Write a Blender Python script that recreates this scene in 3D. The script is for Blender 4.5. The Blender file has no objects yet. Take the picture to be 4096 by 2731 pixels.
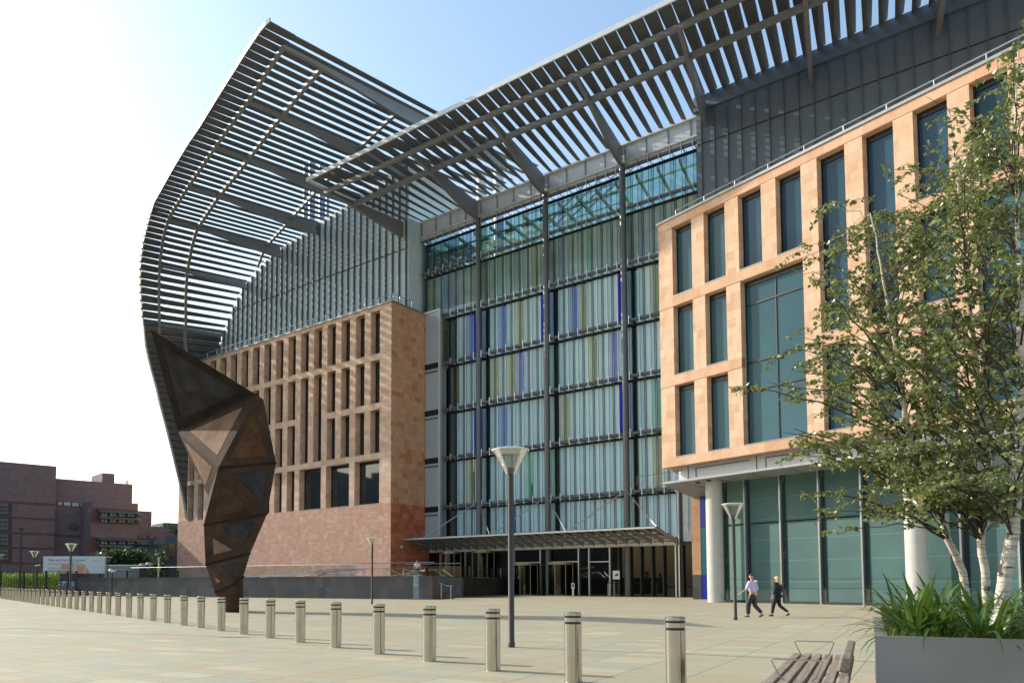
import bpy, bmesh, math, random
from mathutils import Vector, Matrix
random.seed(7)
R = math.radians
C = bpy.context.scene.collection
sc = bpy.context.scene
# ---------------------------------------------------------------- camera maths (surveyed from the photograph)
F_,CX,CY,PI_,RO,H = 3126.42,1841.65,2138.83,.06040958,-.00139235,1.43258
cp,sp = math.cos(PI_),math.sin(PI_); cr,sr = math.cos(RO),math.sin(RO)
FW=(0,cp,sp); RT=(cr,-sr*sp,sr*cp); UP=(-sr,-cr*sp,cr*cp)
def ray(x,y):
    a=(x-CX)/F_; b=-(y-CY)/F_
    return tuple(FW[i]+a*RT[i]+b*UP[i] for i in range(3))
def G(x,y,z=0.):
    d=ray(x,y); t=(z-H)/d[2]; return Vector((d[0]*t,d[1]*t,z))
def atY(x,y,Y):
    d=ray(x,y); t=Y/d[1]; return Vector((d[0]*t,Y,H+d[2]*t))
def pl(x,y,P,D):
    d=ray(x,y); n=(-D[1],D[0]); t=(P[0]*n[0]+P[1]*n[1])/(d[0]*n[0]+d[1]*n[1])
    return Vector((d[0]*t,d[1]*t,H+d[2]*t))
def proj(P):
    d=(P[0],P[1],P[2]-H); z=sum(d[i]*FW[i] for i in range(3))
    if z<=.01: return (-9999,-9999)
    return (CX+F_*sum(d[i]*RT[i] for i in range(3))/z, CY-F_*sum(d[i]*UP[i] for i in range(3))/z)
A_=Vector((.7786,-.6275,0)); B_=Vector((.6275,.7786,0))
def AB(a,b,z): return A_*a+B_*b+Vector((0,0,z))
def onb(x,y,bb):
    P=pl(x,y,B_*bb,A_); return P.dot(A_),P.z
CD=Vector((.554,-.832,0)).normalized(); CN=Vector((-.832,-.554,0)).normalized(); P0=Vector((.2603*57.1,57.1,0))
def CC(t,off,z): return P0+CD*t-CN*off+Vector((0,0,z))

cam=bpy.data.cameras.new("camera"); camo=bpy.data.objects.new("camera",cam); C.objects.link(camo)
cam.sensor_width=36; cam.lens=F_*36/4096; cam.shift_x=(2048-CX)/4096; cam.shift_y=(CY-1365.5)/4096
cam.clip_end=5000; cam.clip_start=.1
camo.matrix_world=Matrix(((RT[0],UP[0],-FW[0],0),(RT[1],UP[1],-FW[1],0),(RT[2],UP[2],-FW[2],H),(0,0,0,1)))
sc.camera=camo
# ---------------------------------------------------------------- light
AZ=(-.889,.458); EL=27.5
world=bpy.data.worlds.new("World"); sc.world=world; world.use_nodes=True
nt=world.node_tree; bg=nt.nodes['Background']; sky=nt.nodes.new('ShaderNodeTexSky'); sky.sky_type='NISHITA'; sky.sun_disc=False
sky.sun_elevation=R(EL); sky.sun_rotation=math.atan2(AZ[0],AZ[1]); sky.dust_density=2.0; sky.air_density=1.6; sky.ozone_density=2.6
nt.links.new(sky.outputs[0],bg.inputs[0]); bg.inputs[1].default_value=.15
sun=bpy.data.lights.new("sun",'SUN'); suno=bpy.data.objects.new("sun",sun); C.objects.link(suno)
sun.energy=2.95; sun.angle=R(.5); sun.color=(1,.94,.84)
sd=Vector((AZ[0]*math.cos(R(EL)),AZ[1]*math.cos(R(EL)),math.sin(R(EL))))
suno.rotation_euler=sd.to_track_quat('Z','Y').to_euler(); suno.location=(-60,40,60)
sc.view_settings.view_transform='Standard'; sc.view_settings.look='None'; sc.view_settings.exposure=.8; sc.view_settings.gamma=1
# ---------------------------------------------------------------- objects
ORG={}
def tag(o,label=None,cat=None,group=None,kind=None):
    if label: o['label']=label
    if cat: o['category']=cat
    if group: o['group']=group
    if kind: o['kind']=kind
    return o
def thing(name,label,cat,loc=(0,0,0),group=None):
    o=bpy.data.objects.new(name,None); o.location=loc; C.objects.link(o); ORG[o.name]=Vector(loc); o.empty_display_size=.3
    return tag(o,label,cat,group)
def copy_tree(o,parent=None):
    c=o.copy(); C.objects.link(c)
    if parent is not None: c.parent=parent
    ORG[c.name]=ORG.get(o.name,Vector((0,0,0)))
    for ch in list(o.children): copy_tree(ch,c)
    return c
class MB:
    def __init__(s): s.v=[]; s.f=[]; s.sm=False
    def add(s,vs,fs):
        n=len(s.v); s.v+= [Vector(v) for v in vs]; s.f+=[tuple(i+n for i in f) for f in fs]; return s
    def quad(s,*p): return s.add(p,[tuple(range(len(p)))])
    def hexa(s,p):  # 8 pts: bottom 4, top 4
        return s.add(p,[(3,2,1,0),(4,5,6,7),(0,1,5,4),(1,2,6,5),(2,3,7,6),(3,0,4,7)])
    def box(s,c,x,y,z):  # centre, half axis vectors
        c=Vector(c);x=Vector(x);y=Vector(y);z=Vector(z)
        return s.hexa([c-x-y-z,c+x-y-z,c+x+y-z,c-x+y-z,c-x-y+z,c+x-y+z,c+x+y+z,c-x+y+z])
    def abox(s,x0,x1,y0,y1,z0,z1): return s.hexa([(x0,y0,z0),(x1,y0,z0),(x1,y1,z0),(x0,y1,z0),(x0,y0,z1),(x1,y0,z1),(x1,y1,z1),(x0,y1,z1)])
    def fbox(s,fr,u0,u1,d0,d1,z0,z1):
        return s.hexa([fr(u0,d0,z0),fr(u1,d0,z0),fr(u1,d1,z0),fr(u0,d1,z0),fr(u0,d0,z1),fr(u1,d0,z1),fr(u1,d1,z1),fr(u0,d1,z1)])
    def beam(s,p,q,w,h,up=(0,0,1),h2=None,w2=None):
        p=Vector(p);q=Vector(q);d=(q-p).normalized();up=Vector(up);sd_=d.cross(up)
        if sd_.length<1e-4: sd_=d.cross(Vector((0,1,0)))
        sd_.normalize();u=sd_.cross(d).normalized();h2=h if h2 is None else h2;w2=w if w2 is None else w2
        a=[p-sd_*w/2-u*h/2,p+sd_*w/2-u*h/2,p+sd_*w/2+u*h/2,p-sd_*w/2+u*h/2]
        b=[q-sd_*w2/2-u*h2/2,q+sd_*w2/2-u*h2/2,q+sd_*w2/2+u*h2/2,q-sd_*w2/2+u*h2/2]
        return s.add(a+b,[(0,1,2,3),(7,6,5,4),(1,0,4,5),(2,1,5,6),(3,2,6,7),(0,3,7,4)])
    def tube(s,p,q,r,n=10,r2=None,cap=True):
        p=Vector(p);q=Vector(q);d=(q-p).normalized();r2=r if r2 is None else r2
        x=d.cross(Vector((0,0,1)))
        if x.length<1e-3:x=Vector((1,0,0))
        x.normalize();y=d.cross(x)
        vs=[]
        for P,rr in ((p,r),(q,r2)):
            for i in range(n):
                t=2*math.pi*i/n; vs.append(P+(x*math.cos(t)+y*math.sin(t))*rr)
        fs=[(i,(i+1)%n,n+(i+1)%n,n+i) for i in range(n)]
        if cap: fs+=[tuple(range(n-1,-1,-1)),tuple(range(n,2*n))]
        return s.add(vs,fs)
    def path(s,pts,r,n=8,rs=None):
        pts=[Vector(p) for p in pts]; rings=[]
        x=None
        for i,P in enumerate(pts):
            d=(pts[min(i+1,len(pts)-1)]-pts[max(i-1,0)]).normalized()
            if x is None:
                x=d.cross(Vector((.3,.2,1)));
            x=(x-d*x.dot(d)).normalized();y=d.cross(x);rr=rs[i] if rs else r
            rings.append([P+(x*math.cos(2*math.pi*k/n)+y*math.sin(2*math.pi*k/n))*rr for k in range(n)])
        base=len(s.v)
        for rg in rings: s.v+=rg
        for i in range(len(pts)-1):
            for k in range(n):
                s.f.append((base+i*n+k,base+i*n+(k+1)%n,base+(i+1)*n+(k+1)%n,base+(i+1)*n+k))
        s.f.append(tuple(base+k for k in range(n-1,-1,-1)));s.f.append(tuple(base+(len(pts)-1)*n+k for k in range(n)))
        return s
    def lathe(s,c,prof,n=24,cap=True):
        c=Vector(c);base=len(s.v)
        for r,z in prof:
            for k in range(n): s.v.append(c+Vector((r*math.cos(2*math.pi*k/n),r*math.sin(2*math.pi*k/n),z)))
        for i in range(len(prof)-1):
            for k in range(n): s.f.append((base+i*n+k,base+i*n+(k+1)%n,base+(i+1)*n+(k+1)%n,base+(i+1)*n+k))
        if cap:
            s.f.append(tuple(base+k for k in range(n-1,-1,-1)));s.f.append(tuple(base+(len(prof)-1)*n+k for k in range(n)))
        return s
    def prism(s,pts,z0,z1):
        n=len(pts);vs=[Vector((p[0],p[1],z0)) for p in pts]+[Vector((p[0],p[1],z1)) for p in pts]
        return s.add(vs,[tuple(range(n-1,-1,-1)),tuple(range(n,2*n))]+[(i,(i+1)%n,n+(i+1)%n,n+i) for i in range(n)])
    def build(s,name,mat,parent=None,label=None,smooth=None,bevel=0,fixn=True,kind=None):
        off=ORG.get(parent.name,Vector((0,0,0))) if parent is not None else Vector((0,0,0))
        me=bpy.data.meshes.new(name); me.from_pydata([v-off for v in s.v],[],s.f)
        if fixn:
            bm=bmesh.new();bm.from_mesh(me);bmesh.ops.recalc_face_normals(bm,faces=bm.faces);bm.to_mesh(me);bm.free()
        uvl=me.uv_layers.new(name="UVMap").data; vs=me.vertices; lp=me.loops
        for p in me.polygons:
            n=p.normal
            if abs(n.z)>.8:
                for li in p.loop_indices:
                    co=vs[lp[li].vertex_index].co+off; uvl[li].uv=(co.x,co.y)
            else:
                t=Vector((-n.y,n.x,0)).normalized()
                for li in p.loop_indices:
                    co=vs[lp[li].vertex_index].co+off; uvl[li].uv=(co.dot(t),co.z)
        sm=s.sm if smooth is None else smooth
        if sm:
            for p in me.polygons: p.use_smooth=True
        me.materials.append(mat)
        o=bpy.data.objects.new(name,me); C.objects.link(o)
        if parent is not None: o.parent=parent; ORG[o.name]=off
        else: ORG[o.name]=Vector((0,0,0))
        if sm and smooth!='all':
            try:
                md=o.modifiers.new('e','EDGE_SPLIT'); md.split_angle=R(38)
            except Exception: pass
        if bevel:
            md=o.modifiers.new('b','BEVEL'); md.width=bevel; md.segments=2; md.limit_method='ANGLE'
        if label: o['label']=label
        if kind: o['kind']=kind
        return o
# ---------------------------------------------------------------- materials
def newmat(name):
    m=bpy.data.materials.new(name); m.use_nodes=True; n=m.node_tree; return m,n,n.nodes['Principled BSDF']
def nd(n,t,**k):
    x=n.nodes.new(t)
    for a,b in k.items(): setattr(x,a,b)
    return x
def mth(n,op,a,b=None,c=None):
    x=n.nodes.new('ShaderNodeMath'); x.operation=op
    for i,v in enumerate((a,b,c)):
        if v is None: continue
        if isinstance(v,(int,float)): x.inputs[i].default_value=v
        else: n.links.new(v,x.inputs[i])
    return x.outputs[0]
def ramp(n,fac,cols,mode='LINEAR'):
    r=n.nodes.new('ShaderNodeValToRGB'); r.color_ramp.interpolation=mode
    e=r.color_ramp.elements
    while len(e)<len(cols): e.new(.5)
    for i,(p,c) in enumerate(cols): e[i].position=p; e[i].color=(*c,1)
    n.links.new(fac,r.inputs[0]); return r.outputs[0]
def mixc(n,fac,a,b,mode='MIX'):
    x=n.nodes.new('ShaderNodeMix'); x.data_type='RGBA'; x.blend_type=mode
    for s_,v in ((0,fac),(6,a),(7,b)):
        if isinstance(v,(int,float)): x.inputs[s_].default_value=v
        elif isinstance(v,tuple): x.inputs[s_].default_value=(*v,1)
        else: n.links.new(v,x.inputs[s_])
    return x.outputs[2]
def noise(n,scale,detail=4,vec=None,rough=.55):
    x=n.nodes.new('ShaderNodeTexNoise'); x.inputs['Scale'].default_value=scale; x.inputs['Detail'].default_value=detail; x.inputs['Roughness'].default_value=rough
    if vec is None:
        g=n.nodes.new('ShaderNodeNewGeometry'); vec=g.outputs['Position']
    n.links.new(vec,x.inputs['Vector']); return x.outputs['Fac']
def bump(n,b,h,strength,dist=.02):
    x=n.nodes.new('ShaderNodeBump'); x.inputs['Strength'].default_value=strength; x.inputs['Distance'].default_value=dist
    n.links.new(h,x.inputs['Height']); n.links.new(x.outputs[0],b.inputs['Normal'])
def plain(name,col,rough=.5,metal=0,var=.12,scale=3,spec=None,coat=0,bmp=0,bscale=60,ior=None):
    m,n,b=newmat(name)
    f=noise(n,scale,5)
    lo=tuple(c*(1-var) for c in col); hi=tuple(min(1,c*(1+var)) for c in col)
    n.links.new(ramp(n,f,[(.3,lo),(.7,hi)]),b.inputs['Base Color'])
    b.inputs['Roughness'].default_value=rough; b.inputs['Metallic'].default_value=metal
    if spec is not None: b.inputs['Specular IOR Level'].default_value=spec
    if ior: b.inputs['IOR'].default_value=ior
    if coat: b.inputs['Coat Weight'].default_value=coat; b.inputs['Coat Roughness'].default_value=.05
    if bmp: bump(n,b,noise(n,bscale,3),bmp,.01)
    return m
def blocks(name,cols,w,h,joint,jcol,wvar=.5,rough=.85,streak=.1,bmpj=.4,groupw=None):
    m,n,b=newmat(name)
    uv=nd(n,'ShaderNodeUVMap'); sx=nd(n,'ShaderNodeSeparateXYZ'); n.links.new(uv.outputs[0],sx.inputs[0]); u,v=sx.outputs[0],sx.outputs[1]
    vv=mth(n,'DIVIDE',v,h); row=mth(n,'FLOOR',vv)
    wn=nd(n,'ShaderNodeTexWhiteNoise',noise_dimensions='1D'); n.links.new(row,wn.inputs['W'])
    off=mth(n,'MULTIPLY',wn.outputs['Value'],37.3)
    wn2=nd(n,'ShaderNodeTexWhiteNoise',noise_dimensions='1D'); n.links.new(mth(n,'ADD',row,91.7),wn2.inputs['W'])
    wr=mth(n,'MULTIPLY_ADD',wn2.outputs['Value'],w*wvar,w*(1-wvar/2))
    uu=mth(n,'ADD',mth(n,'DIVIDE',u,wr),off); col=mth(n,'FLOOR',uu)
    cx=nd(n,'ShaderNodeCombineXYZ'); n.links.new(col,cx.inputs[0]); n.links.new(row,cx.inputs[1])
    rn=nd(n,'ShaderNodeTexWhiteNoise',noise_dimensions='2D'); n.links.new(cx.outputs[0],rn.inputs['Vector'])
    c=ramp(n,rn.outputs['Value'],cols,'CONSTANT')
    # in-block variation
    f=noise(n,1.3,6); c=mixc(n,streak*2.2,c,ramp(n,f,[(.3,(.35,.3,.25)),(.7,(1,1,1))]),'SOFT_LIGHT')
    fu=mth(n,'FRACT',uu); fv=mth(n,'FRACT',vv)
    du=mth(n,'MULTIPLY',mth(n,'MINIMUM',fu,mth(n,'SUBTRACT',1,fu)),wr)
    dv=mth(n,'MULTIPLY',mth(n,'MINIMUM',fv,mth(n,'SUBTRACT',1,fv)),h)
    mk=mth(n,'LESS_THAN',mth(n,'MINIMUM',du,dv),joint/2)
    c=mixc(n,mk,c,jcol)
    n.links.new(c,b.inputs['Base Color']); b.inputs['Roughness'].default_value=rough
    bump(n,b,mth(n,'SUBTRACT',mth(n,'MULTIPLY',noise(n,25,4),.35),mk),.35,.012)
    c3=nd(n,'ShaderNodeCombineXYZ'); n.links.new(mth(n,'MULTIPLY',u,2.2),c3.inputs[0]); n.links.new(mth(n,'MULTIPLY',v,.16),c3.inputs[1])
    sk=noise(n,1.0,5,c3.outputs[0],.6); c=mixc(n,.18,c,ramp(n,sk,[(.34,(.62,.58,.55)),(.55,(1,1,1))]),'MULTIPLY'); n.links.new(c,b.inputs['Base Color'])
    return m
M={}
M['paint']=plain('grey_painted_steel',(.28,.29,.295),.42,.25,.08)
M['paint_l']=plain('light_grey_metal',(.60,.62,.64),.45,.2,.08)
M['slat']=plain('slat_metal',(.145,.152,.158),.5,.3,.1)
M['fin']=plain('zinc_cladding',(.64,.80,.90),.5,.0,.08)
M['fin_d']=plain('dark_zinc_cladding',(.135,.17,.215),.5,.2,.08,bmp=.1)
M['finedge']=plain('fin_dark',(.14,.145,.155),.45,.3)
M['steel']=plain('dark_steel_tube',(.13,.135,.145),.38,.4)
M['alu']=plain('brushed_aluminium',(.6,.61,.62),.3,.9,.06)
M['black']=plain('black_frame',(.012,.013,.015),.35)
M['dgrey']=plain('dark_grey_paint',(.035,.031,.029),.5)
M['white']=plain('white_paint',(.72,.72,.70),.5,0,.05)
S1=[(0,(.61,.395,.275)),(.3,(.66,.45,.33)),(.55,(.56,.35,.24)),(.75,(.63,.42,.30)),(.9,(.69,.49,.37))]
M['stone']=blocks('sandstone_cladding',S1,.95,.60,.012,(.30,.20,.14))
S1b=[(0,(.60,.385,.25)),(.3,(.63,.43,.29)),(.55,(.56,.34,.205)),(.75,(.62,.41,.27)),(.9,(.65,.45,.315))]
M['stone_r']=blocks('pale_sandstone_cladding',S1b,.72,.58,.012,(.40,.27,.18))
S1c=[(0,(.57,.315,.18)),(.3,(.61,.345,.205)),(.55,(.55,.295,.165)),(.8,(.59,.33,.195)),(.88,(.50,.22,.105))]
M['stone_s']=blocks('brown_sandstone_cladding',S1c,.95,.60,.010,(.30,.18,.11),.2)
M['coping']=blocks('sandstone_band',[(0,(.58,.345,.215)),(.5,(.61,.39,.26)),(.8,(.55,.315,.19))],1.3,3.0,.02,(.55,.47,.40),.2)
S2=[(0,(.54,.30,.21)),(.25,(.57,.33,.235)),(.5,(.51,.275,.19)),(.7,(.55,.31,.215)),(.88,(.61,.375,.275))]
M['plinth']=blocks('red_sandstone_plinth',S2,.7,.33,.010,(.24,.13,.09),.8)
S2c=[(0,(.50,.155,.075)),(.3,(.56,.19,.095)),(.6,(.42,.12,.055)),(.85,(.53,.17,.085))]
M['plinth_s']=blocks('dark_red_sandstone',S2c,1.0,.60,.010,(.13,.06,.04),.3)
M['pod']=blocks('dark_granite',[(0,(.060,.062,.064)),(.3,(.072,.072,.074)),(.6,(.052,.054,.058)),(.85,(.085,.085,.085))],1.0,.97,.012,(.025,.025,.027),.3,.55,.05)
M['brickA']=blocks('library_brick',[(0,(.17,.125,.135)),(.5,(.18,.132,.14)),(.8,(.162,.12,.13))],.8,.3,.01,(.15,.11,.12),.3)  # brick colour lightened and blued to carry distance haze
M['redband']=plain('red_painted_metal',(.11,.035,.042),.5)
M['green']=plain('green_cladding',(.03,.075,.085),.45)
M['blueroof']=plain('slate_blue_roof',(.055,.085,.13),.6)
M['glass_d']=plain('dark_window_glass',(.010,.022,.024),.03,0,.2,ior=2.0)
M['glass_r']=plain('blue_tinted_glazing',(.05,.115,.140),.08,0,.2,.12,ior=1.25)
M['glass_n']=plain('navy_glazing',(.024,.060,.092),.06,0,.4,.15,ior=1.3)
M['glass_r2']=plain('lighter_blue_glazing',(.055,.12,.14),.08,0,.3,.12,ior=1.25)
M['glass_e']=plain('entrance_glass_dark',(.006,.007,.007),.02,0,.3,.4,ior=1.5)
M['blind']=plain('pale_blind_behind_glass',(.74,.92,1.0),.45,0,.04,.3,coat=.2)
M['blind_u']=plain('grey_green_screen_behind_glass',(.36,.47,.44),.25,0,.25,.35,coat=.6)
M['blind_g']=plain('grey_blind_behind_glass',(.40,.46,.50),.3,0,.06,.3,coat=.5)
M['blind_t']=plain('teal_blind_behind_glass',(.035,.115,.105),.25,0,.12,.25,coat=.7)
M['in_grey']=plain('interior_wall',(.34,.35,.35),.8)
M['in_scr']=plain('grey_screen',(.62,.63,.60),.8)
M['in_dark']=plain('interior_dark',(.03,.035,.035),.8)
M['rafter']=plain('pale_green_rafter',(.45,.52,.34),.6)
M['concrete']=plain('smooth_concrete',(.54,.52,.47),.7,0,.07,2.0,bmp=.1)
M['soffit']=plain('soffit_panel',(.30,.31,.31),.5,.1)
M['fascia_w']=plain('pale_grey_fascia',(.50,.51,.52),.45,.1,.04)
M['blue']=plain('deep_blue_panel',(.008,.035,.36),.12,0,.1)
M['teal']=plain('teal_panel',(.004,.15,.20),.12,0,.1)
def blindmat(name,c0,c1):
    m,n,b=newmat(name);g=nd(n,'ShaderNodeNewGeometry');sx=nd(n,'ShaderNodeSeparateXYZ');n.links.new(g.outputs['Position'],sx.inputs[0]);z=sx.outputs[2]
    f=noise(n,.35,4);c=ramp(n,f,[(.35,c0),(.65,c1)])
    ln=mth(n,'LESS_THAN',mth(n,'FRACT',mth(n,'DIVIDE',z,1.43)),.014);c=mixc(n,mth(n,'MULTIPLY',ln,.4),c,(.35,.5,.45))
    n.links.new(c,b.inputs['Base Color']);b.inputs['Roughness'].default_value=.6;b.inputs['Coat Weight'].default_value=1;b.inputs['Coat Roughness'].default_value=.02;b.inputs['Coat IOR'].default_value=1.55
    return m
M['blind_t']=blindmat('teal_blind_behind_glass',(.035,.10,.098),(.055,.135,.125));M['blind_t2']=blindmat('pale_teal_blind_behind_glass',(.10,.21,.18),(.13,.24,.20))
def coloured_glass(name,col,gloss=.08,rough=.02):
    m,n,b=newmat(name); n.nodes.remove(b); out=n.nodes['Material Output']
    t=nd(n,'ShaderNodeBsdfTransparent'); g=nd(n,'ShaderNodeBsdfGlossy'); g.inputs['Roughness'].default_value=rough
    nz=noise(n,.8,2); n.links.new(ramp(n,nz,[(.3,tuple(c*.9 for c in col)),(.7,col)]),t.inputs[0])
    fr=nd(n,'ShaderNodeFresnel'); fr.inputs[0].default_value=1.5
    mx=nd(n,'ShaderNodeMixShader'); n.links.new(mth(n,'ADD',fr.outputs[0],gloss),mx.inputs[0]); n.links.new(t.outputs[0],mx.inputs[1]); n.links.new(g.outputs[0],mx.inputs[2])
    n.links.new(mx.outputs[0],out.inputs[0]); return m
M['g_clear']=coloured_glass('clear_fin_glass',(.80,.90,.90),.03)
M['g_yellow']=coloured_glass('yellow_fin_glass',(.86,.81,.55))
M['g_blue']=coloured_glass('blue_fin_glass',(.52,.60,.96))
M['g_violet']=coloured_glass('violet_fin_glass',(.72,.68,.95))
M['g_green']=coloured_glass('green_fin_glass',(.60,.86,.72))
M['g_cyan']=coloured_glass('cyan_fin_glass',(.05,.40,.70))
M['g_top']=coloured_glass('green_tinted_glazing',(.42,.62,.58),.03)
M['g_bal']=coloured_glass('balustrade_glass',(.80,.88,.86),.03)
M['g_can']=coloured_glass('canopy_glass',(.55,.62,.60),.05)
M['g_cone']=coloured_glass('lamp_cone_glass',(.86,.86,.84),.10)
def stainless():
    m,n,b=newmat('brushed_stainless_steel')
    tc=nd(n,'ShaderNodeTexCoord'); mp=nd(n,'ShaderNodeMapping'); mp.inputs['Scale'].default_value=(6,6,90); n.links.new(tc.outputs['Object'],mp.inputs[0])
    f=noise(n,3,6,mp.outputs[0]); f2=noise(n,5,5)
    c=ramp(n,f,[(.3,(.50,.475,.43)),(.7,(.60,.575,.53))]); c=mixc(n,.15,c,ramp(n,f2,[(.35,(.55,.50,.42)),(.65,(1,1,1))]),'MULTIPLY')
    n.links.new(c,b.inputs['Base Color']); b.inputs['Metallic'].default_value=1; 
    n.links.new(ramp(n,f2,[(.3,(.14,.14,.14)),(.7,(.24,.24,.24))]),b.inputs['Roughness']); return m
M['ss']=stainless()
def corten():
    m,n,b=newmat('weathered_corten_steel')
    f=noise(n,.9,8,rough=.65); f2=noise(n,4,8,rough=.7)
    c=ramp(n,f,[(.30,(.038,.023,.018)),(.5,(.062,.036,.025)),(.62,(.085,.045,.027)),(.78,(.15,.065,.025))])
    c=mixc(n,.35,c,ramp(n,f2,[(.35,(.35,.33,.33)),(.6,(1,.95,.9))]),'MULTIPLY')
    oi=nd(n,'ShaderNodeObjectInfo'); 
    n.links.new(c,b.inputs['Base Color']); b.inputs['Roughness'].default_value=.85; b.inputs['Specular IOR Level'].default_value=.12; bump(n,b,f2,.25,.02); return m
M['corten']=corten()
def corten2(nm,base):
    m,n,b=newmat(nm); f=noise(n,1.2,8,rough=.65); f2=noise(n,6,8,rough=.7)
    c=ramp(n,f,[(.32,tuple(x*.65 for x in base)),(.66,tuple(min(1,x*1.5) for x in base))]); c=mixc(n,.3,c,ramp(n,f2,[(.35,(.45,.4,.4)),(.6,(1,1,1))]),'MULTIPLY')
    n.links.new(c,b.inputs['Base Color']); b.inputs['Roughness'].default_value=.85; b.inputs['Specular IOR Level'].default_value=.15; bump(n,b,f2,.25,.02); return m
M['cor_br']=corten2('corten_brown_panel',(.060,.038,.027)); M['cor_in']=corten2('corten_inset_panel',(.036,.033,.035)); M['cor_or']=corten2('corten_rust_panel',(.085,.042,.020)); M['cor_lt']=corten2('corten_sunlit_panel',(.19,.115,.075)); M['cor_dk']=corten2('corten_dark_panel',(.022,.017,.016))
def paving():
    m,n,b=newmat('sandstone_paving')
    g=nd(n,'ShaderNodeNewGeometry'); sx=nd(n,'ShaderNodeSeparateXYZ'); n.links.new(g.outputs['Position'],sx.inputs[0])
    dx,dy=PAVD; x,y=sx.outputs[0],sx.outputs[1]
    u=mth(n,'ADD',mth(n,'MULTIPLY',x,dx),mth(n,'MULTIPLY',y,dy)); v=mth(n,'ADD',mth(n,'MULTIPLY',x,-dy),mth(n,'MULTIPLY',y,dx))
    h=PAVH; vv=mth(n,'DIVIDE',v,h); row=mth(n,'FLOOR',vv)
    wn=nd(n,'ShaderNodeTexWhiteNoise',noise_dimensions='1D'); n.links.new(row,wn.inputs['W'])
    wn2=nd(n,'ShaderNodeTexWhiteNoise',noise_dimensions='1D'); n.links.new(mth(n,'ADD',row,31.7),wn2.inputs['W'])
    wr=mth(n,'MULTIPLY_ADD',wn2.outputs['Value'],.14,.46)
    uu=mth(n,'ADD',mth(n,'DIVIDE',u,wr),mth(n,'MULTIPLY',wn.outputs['Value'],17.3)); col=mth(n,'FLOOR',uu)
    cx=nd(n,'ShaderNodeCombineXYZ'); n.links.new(col,cx.inputs[0]); n.links.new(row,cx.inputs[1])
    rn=nd(n,'ShaderNodeTexWhiteNoise',noise_dimensions='2D'); n.links.new(cx.outputs[0],rn.inputs['Vector'])
    c=ramp(n,rn.outputs['Value'],[(0,(0.379,0.346,0.251)),(.18,(0.402,0.361,0.259)),(.34,(0.379,0.357,0.263)),(.5,(0.426,0.368,0.259)),(.62,(0.355,0.346,0.270)),(.74,(0.402,0.342,0.233)),(.85,(0.399,0.326,0.223)),(.93,(0.443,0.400,0.292))],'CONSTANT')
    # per-slab veins
    ad=nd(n,'ShaderNodeVectorMath',operation='MULTIPLY_ADD'); n.links.new(rn.outputs['Color'],ad.inputs[0]); ad.inputs[1].default_value=(50,50,50); 
    c3=nd(n,'ShaderNodeCombineXYZ'); n.links.new(mth(n,'MULTIPLY',u,2.2),c3.inputs[0]); n.links.new(mth(n,'MULTIPLY',v,.7),c3.inputs[1]); n.links.new(c3.outputs[0],ad.inputs[2])
    f=noise(n,1.1,3,ad.outputs[0],.4); fr=mth(n,'FRACT',mth(n,'MULTIPLY',f,4.0))
    c=mixc(n,.55,c,ramp(n,fr,[(0,(.42,.50,.52)),(.5,(.52,.52,.48)),(.9,(.56,.47,.38)),(1,(.50,.36,.22))]),'SOFT_LIGHT')
    f2=noise(n,.25,4); c=mixc(n,.35,c,ramp(n,f2,[(.35,(.42,.42,.40)),(.65,(.60,.58,.55))]),'SOFT_LIGHT')
    f3=noise(n,9,4,rough=.7); c=mixc(n,.3,c,ramp(n,f3,[(.3,(.40,.38,.34)),(.6,(.55,.55,.55))]),'SOFT_LIGHT')
    fu=mth(n,'FRACT',uu); fv=mth(n,'FRACT',vv)
    du=mth(n,'MULTIPLY',mth(n,'MINIMUM',fu,mth(n,'SUBTRACT',1,fu)),wr); dv=mth(n,'MULTIPLY',mth(n,'MINIMUM',fv,mth(n,'SUBTRACT',1,fv)),h)
    mk=mth(n,'MAXIMUM',mth(n,'LESS_THAN',dv,.009),mth(n,'MULTIPLY',mth(n,'LESS_THAN',du,.0055),.8))
    sp_=noise(n,11,2,rough=.4);c=mixc(n,mth(n,'MULTIPLY',mth(n,'GREATER_THAN',sp_,.735),.45),c,(.10,.09,.075))
    st_=noise(n,1.7,6,rough=.7);c=mixc(n,mth(n,'MULTIPLY',mth(n,'GREATER_THAN',st_,.64),.12),c,(.20,.15,.09))
    c=mixc(n,mth(n,'MULTIPLY',mk,.85),c,(.15,.13,.10))
    n.links.new(c,b.inputs['Base Color']); b.inputs['Roughness'].default_value=.72; b.inputs['Specular IOR Level'].default_value=.3
    hh=mth(n,'SUBTRACT',mth(n,'MULTIPLY',f3,.15),mk); bump(n,b,hh,.2,.005); return m
q1=G(3200,2557.5);q2=G(2808,2731); dd=(q1-q2); dd.z=0; dd.normalize(); PAVD=(dd.x,dd.y); PAVH=1.06
M['pav']=paving()
M['asph']=plain('asphalt',(.055,.055,.055),.85,0,.2,8)
M['flue']=plain('blue_grey_flue',(.28,.36,.5),.35,.3,.05)
# ---------------------------------------------------------------- setting
MB().add([(-700,-250,0),(500,-250,0),(500,900,0),(-700,900,0)],[(0,1,2,3)]).build('ground',M['pav'],kind='structure')
# road on the far left, beyond the plaza
MB().add([(-400,86.5,.02),(-44.5,86.5,.02),(-36,125,.02),(-400,330,.02)],[(0,1,2,3)]).build('road',M['asph'],kind='structure')
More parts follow.
